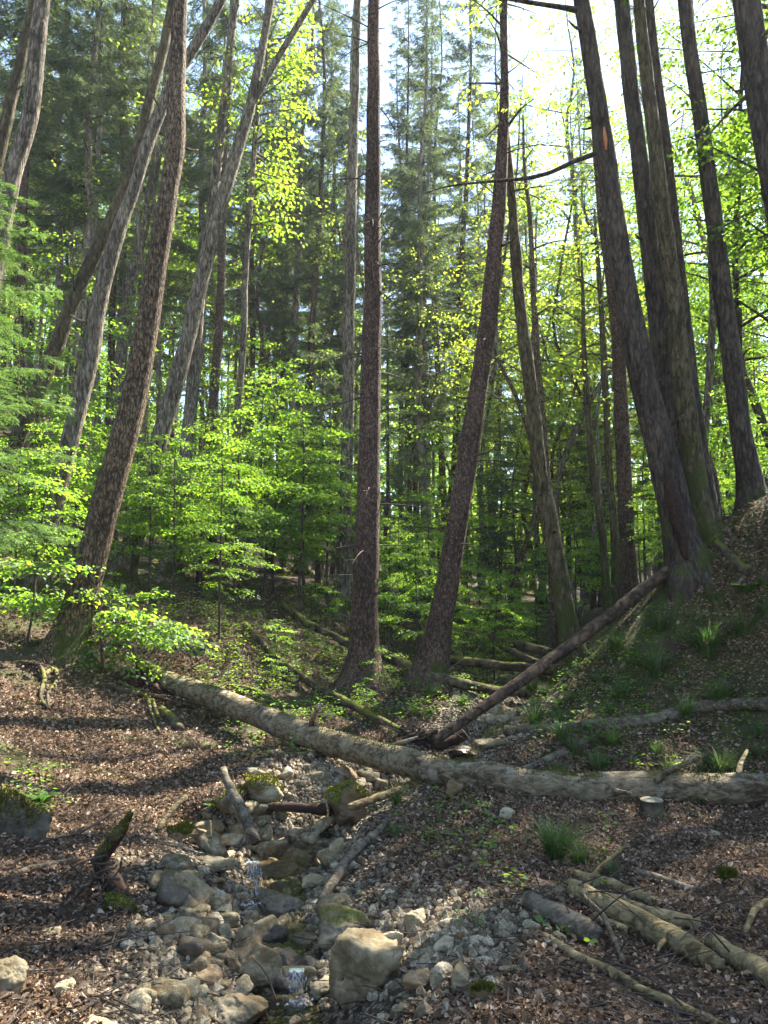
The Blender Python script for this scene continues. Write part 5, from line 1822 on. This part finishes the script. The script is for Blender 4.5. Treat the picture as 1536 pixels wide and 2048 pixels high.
def sapling(k, u, v, hpx, label, group=None, D=None, rz=0.0, name='beech_sapling'):
    g = hit(u, v) if D is None else np.array([*uD(u, D), 0])
    if D is not None:
        g[2] = Hs(g[0], g[1])
    Ht = [3.6, 4.4, 2.6, 1.5, .9, .55][k]
    e = empty(name, g, rz, hpx * g[1] / F / Ht)
    tag(e, label, 'sapling', group)
    link('stem', SAP[k][0], e)
    link('leaves', SAP[k][1], e)
    return e


sapling(1, 438, 1282, 410, 'slim dark stemmed sapling with wide green tiers left of centre', rz=.4)
sapling(1, 545, 1190, 470, 'tallest green sapling between the left trunks and the pale trunk', rz=2.0)
sapling(0, 345, 1200, 330, 'sapling with flat leaf tiers in front of the twin leaning trunk feet', rz=1.1)
sapling(0, 30, 1130, 350, 'bright yellow green sapling at the left edge below the spruce boughs', D=12.5, rz=.3)
sapling(1, 118, 1150, 370, 'bright sapling half covering the leaning grey trunk on the left', D=14.2, rz=2.9)
sapling(0, 265, 1130, 280, 'sapling in shade between the burl trunk and the grey trunk', D=15.5, rz=5.1)
sapling(2, 606, 1185, 330, 'thin sapling just left of the pale sunlit trunk', rz=3.0)
sapling(2, 800, 1250, 230, 'fresh green sapling right behind the middle spruce', rz=.8)
sapling(3, 960, 1245, 170, 'bushy sapling right of the leaning spruce foot', rz=1.8)
sapling(3, 1010, 1215, 100, 'small bush on the valley floor beside the gully', rz=2.4)
sapling(3, 650, 1262, 110, 'low bright bush left of the middle spruce foot', rz=3.3)
sapling(3, 552, 1330, 95, 'low bright seedling beside the thin mossy downhill log', rz=4.1)
sapling(4, 735, 1428, 55, 'broad leaved seedling in front of the middle spruce foot', rz=.2)
sapling(3, 770, 1300, 120, 'leafy seedling touching the right side of the middle spruce', rz=1.2)
for (u, v, h, lab) in [(1478, 905, 330, 'leafy green sapling on the crest at the right edge'), (1330, 1120, 260, 'leafy sapling behind the thick wounded trunk')]:
    sapling(1, u, v, h, lab, D=14 if u > 1400 else 16, rz=u)


for i, (u, top, D_) in enumerate([(150, 800, 14.5), (300, 860, 14.8), (400, 840, 16.5), (470, 820, 15.2), (530, 780, 18.5), (600, 800, 17.5), (655, 850, 19), (60, 900, 13.5)]):
    x_, y_ = uD(u, D_)
    zt = CAMZ + D_ * (ray(u, top)[2] / ray(u, top)[1])
    sapling([1, 0, 1, 0, 2][i % 5], u, 0, (zt - Hs(x_, y_)) * F / D_, 'airy young beech sapling glowing in the green layer between the left trunks', 'saplings of the left green layer', D=D_, rz=i * 1.7)
for i, (u, v, h) in enumerate([(832, 1225, 270), (900, 1205, 230), (985, 1190, 210), (1022, 1200, 170), (782, 1190, 260), (940, 1180, 250), (860, 1170, 280), (1070, 1195, 200), (1150, 1195, 230), (1210, 1190, 220)]):
    sapling(i % 3, u, v, h, 'fresh leafy sapling on the valley floor behind the leaning spruce', 'saplings on the valley floor', D=14.5 + i * .7, rz=i * 1.3)


def near_sapling():
    """wide low beech sapling on the left bank: flat arching sprays to both sides"""
    g = hit(206, 1342)
    e = empty('beech_sapling', g)
    tag(e, 'low wide beech sapling spreading sunlit sprays over the left bank', 'sapling')
    rng = np.random.default_rng(91)
    D = g[1]
    S, L = MB(), MB()
    pts = np.array([px(u, v, D + dd) for u, v, dd in [(206, 1345, 0), (204, 1310, 0), (203, 1285, .02), (200, 1262, .05), (208, 1236, .05), (205, 1205, .1)]]) - g
    P = crom(pts, 22)
    S.tube(P, np.linspace(.022, .009, 22), 8, False, .08, 3)
    lims = [  # from pixel, to pixel, depth change, wood
        ((203, 1262), (60, 1180), .5), ((203, 1240), (400, 1290), -.25), ((205, 1212), (395, 1262), .25), ((200, 1250), (330, 1290), .3), ((205, 1205), (330, 1185), .5), ((200, 1212), (90, 1200), -.2),
        ((204, 1225), (0, 1195), .3), ((205, 1290), (310, 1345), -.35), ((205, 1300), (140, 1330), -.3), ((204, 1275), (260, 1250), -.5), ((202, 1232), (290, 1225), -.5), ((203, 1215), (220, 1170), .6),
        ((205, 1205), (180, 1180), -.4)]
    for (a, b, dd) in lims:
        p, q = px(*a, D) - g, px(*b, D + dd) - g
        d = q - p
        l = np.linalg.norm(d)
        d = d / l
        d = d + UP * .1
        spray(rng, p, d, l, .072, L, S, 1.0, .14, True, .008, .5)
        for t in (.35, .6):
            for sg in (-1, 1):
                spray(rng, p + d * l * t - UP * .1 * l * t * t, rot_about_up(nrm(d), sg * .65), l * .5, .07, L, S, 1.0, .16, True, .005, .5)
    S.build('stem', M['twig'], e)
    L.build('leaves', M['beech_leaf'], e)
    # a second one beyond it, to the left
    g2 = np.array([*uD(60, 10.6), 0])
    g2[2] = Hs(g2[0], g2[1])
    e2 = empty('beech_sapling', g2)
    tag(e2, 'sunlit beech sprays at the left edge above the low wide sapling', 'sapling')
    S, L = MB(), MB()
    pts = np.array([px(u, v, 10.6) for u, v in [(60, 1300), (66, 1220), (70, 1160), (80, 1120)]]) - g2
    pts[0] = (0, 0, -.05)
    S.tube(crom(pts, 14), np.linspace(.02, .008, 14), 7, False, .08, 3)
    for (a, b, dd) in [((74, 1135), (178, 1135), -.3), ((74, 1130), (150, 1110), .3), ((70, 1140), (-60, 1150), -.2), ((72, 1140), (10, 1120), .4), ((78, 1124), (120, 1150), -.5), ((70, 1190), (80, 1230), -.4), ((68, 1200), (-10, 1190), -.3)]:
        p, q = px(*a, 10.6) - g2, px(*b, 10.6 + dd) - g2
        d = q - p
        l = np.linalg.norm(d)
        d = d / l + UP * .12
        spray(rng, p, d, l, .072, L, S, 1.0, .16, True, .007, .55)
        for sg in (-1, 1):
            spray(rng, p + d * l * .4, rot_about_up(nrm(d), sg * .6), l * .6, .07, L, S, 1.0, .18, True, .005, .5)
    S.build('stem', M['twig'], e2)
    L.build('leaves', M['beech_leaf'], e2)


near_sapling()

for i in range(24):
    k = [4, 4, 5, 5, 5][i % 5]
    for tries in range(20):
        u, v = rngs.uniform(420, 1060), rngs.uniform(1180, 1420)
        g = hit(u, v)
        if stream_dist(np.array([g[0]]), np.array([g[1]]))[0] > .7 and 10.5 < g[1] < 30:
            break
    e = empty('beech_seedling', g, rngs.uniform(0, 6.3), rngs.uniform(.5, .9))
    tag(e, 'small beech seedling in the green undergrowth of the middle slope', 'seedling', 'seedlings on the middle slope')
    link('stem', SAP[k][0], e)
    link('leaves', SAP[k][1], e)
for i in range(9):
    u, v = rngs.uniform(20, 420), rngs.uniform(1120, 1220)
    g = hit(u, v)
    e = empty('beech_seedling', g, rngs.uniform(0, 6.3), rngs.uniform(.7, 1.2))
    tag(e, 'small beech seedling high on the left slope behind the leaning trunks', 'seedling', 'seedlings on the left slope')
    k = [3, 2, 4][i % 3]
    link('stem', SAP[k][0], e)
    link('leaves', SAP[k][1], e)


# ------------------------------------------------------------------ grass tufts, fern, herbs, litter
def tuft_mesh(rng, n, Lr, spread, dry=.15):
    mb = MB()
    for i in range(n):
        az = rng.uniform(0, 6.3)
        L = Lr * rng.uniform(.5, 1.1)
        b = np.array([cos(az), sin(az), 0]) * rng.uniform(0, .16) * Lr * spread
        out = np.array([cos(az + rng.normal(0, .5)), sin(az + rng.normal(0, .5)), 0])
        t = np.linspace(0, 1, 6)
        bend = rng.uniform(.4, 1.15) * spread
        C = b + out * (L * bend * .75 * t ** 1.6)[:, None] + UP * (L * (t - .55 * bend * t * t))[:, None]
        S = np.array([-out[1], out[0], 0]) * .0032
        wv = np.array([1, 1, .9, .7, .45, .05])
        V = np.concatenate([C - S * wv[:, None], C + S * wv[:, None]])
        k = np.arange(5)
        Q = np.stack([k, k + 1, k + 7, k + 6], 1)
        mb.add(V, Q, mi=1 if rng.random() < dry else 0)
    return mb


TUFT = [tuft_mesh(rngs, n, L, s, d).mesh('grass_tuft', [M['grass'], M['dry_grass']]) for n, L, s, d in [(420, .5, 1.0, .15), (240, .4, 1.05, .3), (160, .34, 1.1, .2), (110, .28, .9, .4)]]


def tuft(k, u, v, hpx, label, group=None, sc=None):
    g = hit(u, v)
    o = link('grass_tuft', TUFT[k])
    o.location = g - np.array([0, 0, .01])
    s = hpx * g[1] / F / [.42, .33, .25, .22][k] if sc is None else sc
    o.scale = (s, s, s)
    o.rotation_euler = (0, 0, rngs.uniform(0, 6.3))
    return tag(o, label, 'grass tuft', group)


tuft(0, 1112, 1716, 96, 'biggest dark green grass tuft, growing alone in front of the big log')
tuft(1, 1160, 1730, 62, 'drooping grass clump leaning right beside the biggest tuft')
tuft(2, 1222, 1748, 34, 'small grass tuft behind the pale barked log of the heap')
tuft(1, 1312, 1352, 72, 'tufted grass on the right slope below the thick wounded trunk')
tuft(0, 1418, 1312, 84, 'large grass tuft with dry tips on the right slope')
tuft(1, 1442, 1546, 66, 'dark grass tuft just behind the big log at the right')
tuft(2, 795, 1612, 44, 'grass tuft left of the bent whitish root')
tuft(2, 790, 1672, 30, 'small herb like tuft above the long slanting stick')
tuft(2, 1395, 1606, 34, 'small fresh tuft in front of the big log near the right edge')
tuft(2, 1070, 1450, 56, 'bright tuft at the stream end of the crooked grey log')
tuft(1, 1060, 1392, 50, 'grass overhanging the narrow stream bed')
tuft(1, 1235, 1300, 54, 'grass hanging off the bank under the thick wounded trunk')
for i in range(58):
    u, v = rngs.uniform(1060, 1536), rngs.uniform(1090, 1560)
    if v < 1330 - (u - 1060) * .42:
        continue
    tuft([1, 2, 3, 3][i % 4], u, v, 0, 'small grass tuft scattered over the dark right slope', 'grass tufts on the right slope', rngs.uniform(.6, 1.25))
for i in range(16):
    u, v = rngs.uniform(560, 1000), rngs.uniform(1260, 1460)
    tuft([2, 3][i % 2], u, v, 0, 'small grass tuft in the undergrowth around the middle spruce', 'grass tufts around the middle spruce', rngs.uniform(.6, 1.1))


def fern(u, v, hpx, label, seed):
    rng = np.random.default_rng(seed)
    g = hit(u, v)
    e = empty('fern', g)
    tag(e, label, 'fern')
    Lr = hpx * g[1] / F
    for k in range(7):
        az = k * .9 + rng.normal(0, .2)
        out = np.array([cos(az), sin(az), 0])
        L = Lr * rng.uniform(.9, 1.3)
        t = np.linspace(0, 1, 18)
        C = out * (L * .75 * t ** 1.2)[:, None] + UP * (L * (1.0 * t - .55 * t * t))[:, None]
        T = nrm(np.gradient(C, axis=0))
        S = np.cross(T, UP)
        S = nrm(S)
        N = np.cross(S, T)
        mb = MB()
        l = L * .26 * np.sin(pi * (.1 + .88 * t)) + .004
        for sg in (-1, 1):
            mb.leaves(C[2:], (S * sg + T * .35)[2:], N[2:], l[2:], l[2:] * .3, .0, True)
        mb.tube(C, np.linspace(.004, .0015, 18), 4, False, mi=0)
        mb.build('frond', M['grass'], e)


fern(424, 1622, 26, 'small bright fern above the round olive mossed boulder', 3)
fern(1496, 1190, 44, 'fern on the right slope near the right edge', 4)
fern(84, 1612, 44, 'sunlit leafy fern at the left edge above the half buried mossy boulder', 5)


def herbs():
    """low green plants nobody could count"""
    rng = np.random.default_rng(17)
    mb = MB()
    us, vv = [], []
    for (u0, u1, v0, v1, n) in [(400, 1080, 1170, 1440, 900), (0, 460, 1080, 1240, 500), (1040, 1300, 1280, 1480, 130), (1060, 1536, 1180, 1560, 190), (760, 1060, 1560, 1760, 36), (560, 1000, 1120, 1220, 420), (440, 700, 1420, 1520, 60), (0, 130, 1540, 1640, 30), (850, 1250, 1580, 1900, 20)]:
        us.append(rng.uniform(u0, u1, n))
        vv.append(rng.uniform(v0, v1, n))
    P = hits(np.concatenate(us), np.concatenate(vv), 2.6, 45)
    keep = stream_dist(P[:, 0], P[:, 1]) > .38
    for p in P[keep]:
        n = rng.integers(5, 15)
        h = rng.uniform(.04, .24) * (1.0 if p[1] > 9 else .45)
        az = rng.uniform(0, 6.3, n)
        A = np.stack([np.cos(az), np.sin(az), rng.uniform(-.1, .5, n)], 1)
        C = p + np.stack([rng.normal(0, .06, n), rng.normal(0, .06, n), h * rng.uniform(.3, 1, n)], 1)
        sz = rng.uniform(.02, .055, n)
        mb.leaves(C, A, nrm(UP + rng.normal(0, .35, (n, 3))), sz, sz * .7, .1, True)
    o = mb.build('undergrowth', M['beech_leaf'])
    tag(o, 'low green herbs covering the forest floor of the slopes', 'undergrowth', None, 'stuff')


herbs()


def litter():
    rng = np.random.default_rng(23)
    n = 400000
    u = rng.uniform(-420, 2060, n)
    v = np.where(u > 1200, 940, 1180) + np.where(u > 1200, 1200, 960) * rng.random(n) ** .8
    P = hits(u, v, 2.4, 22)
    ok = (P[:, 1] < 20) & (P[:, 1] > 2.3)
    sd = stream_dist(P[:, 0], P[:, 1])
    patch = fbm(P[:, 0] * .8, P[:, 1] * .8, 0, 3, 41)
    dens = np.clip(.62 + .75 * patch, .06, 1) * np.clip((sd - .62) / .5, .03, 1)
    dens *= np.where((P[:, 0] > .0) & (P[:, 0] < 1.2) & (P[:, 1] < 5.6), .45, 1)
    ok &= rng.random(n) < dens
    P = P[ok]
    n = len(P)
    az = rng.uniform(0, 6.3, n)
    A = np.stack([np.cos(az), np.sin(az), rng.normal(.12, .5, n)], 1)
    sz = np.clip(rng.lognormal(-3.68, .32, n), .012, .05) * np.clip(P[:, 1] / 7, 1, 1.8)
    mb = MB()
    mb.leaves(P + np.array([0, 0, .008]) + rng.uniform(0, .02, n)[:, None] * UP, A, nrm(UP + rng.normal(0, .65, (n, 3))), sz, sz * .62, .34, True)
    o = mb.build('leaf_litter', M['litter'], smooth=False)
    tag(o, 'brown dead beech leaves lying all over the forest floor', 'leaf litter', None, 'stuff')


litter()


def twig_litter():
    rng = np.random.default_rng(29)
    n = 1700
    P = hits(rng.uniform(-60, 1600, n), 1330 + 760 * rng.random(n), 2.6, 18)
    mb = MB()
    for p in P:
        L = rng.uniform(.08, .45)
        az = rng.uniform(0, 6.3)
        d = np.array([cos(az), sin(az), rng.normal(.08, .14)])
        t = np.linspace(-.5, .5, 5)[:, None]
        C = p + UP * .018 + d * L * t + rng.normal(0, .02, 3) * (t * t) * 4 * L
        mb.tube(C, np.linspace(1, .5, 5) * rng.uniform(.0015, .006), 5, False)
    o = mb.build('twig_litter', M['twig'])
    tag(o, 'fine dead twigs strewn over the leaf covered ground', 'twigs', None, 'stuff')


twig_litter()


def far_wood():
    """the mass of the forest closing the view"""
    rng = np.random.default_rng(37)
    n = 110000
    a = rng.uniform(-.95, .95, n)
    d = rng.uniform(78, 105, n)
    x, y = d * np.sin(a), d * np.cos(a)
    g = H0(x, y)
    top = 16 + 9 * vnoise(a * 28, 0, 0, 5) + 4 * vnoise(a * 90, 0, 0, 6)
    z = g - .5 + top * rng.random(n) ** 1.15
    clump = vnoise(x * .35, y * .35, z * .45, 9)
    k = clump > -.42
    C = np.stack([x, y, z], 1)[k]
    m = len(C)
    mb = MB()
    sz = rng.uniform(.35, .9, m)
    mb.leaves(C, rng.normal(size=(m, 3)), nrm(UP * .8 + rng.normal(0, .7, (m, 3))), sz, sz * .7, .15, False)
    o = mb.build('distant_forest', M['beech_leaf'])
    tag(o, 'unbroken mass of far green forest at the end of the valley', 'forest', None, 'stuff')


far_wood()


# ------------------------------------------------------------------ the air
def haze():
    m = bpy.data.materials.new('haze')
    m.use_nodes = True
    nt = m.node_tree
    for n in list(nt.nodes):
        nt.nodes.remove(n)
    g = NT(nt)
    v = g.n('VolumePrincipled', {'Color': (.86, .93, 1.0, 1), 'Density': .0005, 'Anisotropy': .3})
    o = g.n('OutputMaterial')
    nt.links.new(v.outputs[0], o.inputs['Volume'])
    mb = MB()
    a = np.array([(x, y, z) for x in (-149, 149) for y in (-152, 166) for z in (-20, 60)], float)
    mb.add(a, [(0, 1, 3, 2), (4, 6, 7, 5), (0, 4, 5, 1), (2, 3, 7, 6), (0, 2, 6, 4), (1, 5, 7, 3)])
    ob = mb.build('haze', m, smooth=False)
    tag(ob, 'thin bright haze hanging in the forest air', 'haze', None, 'stuff')


haze()
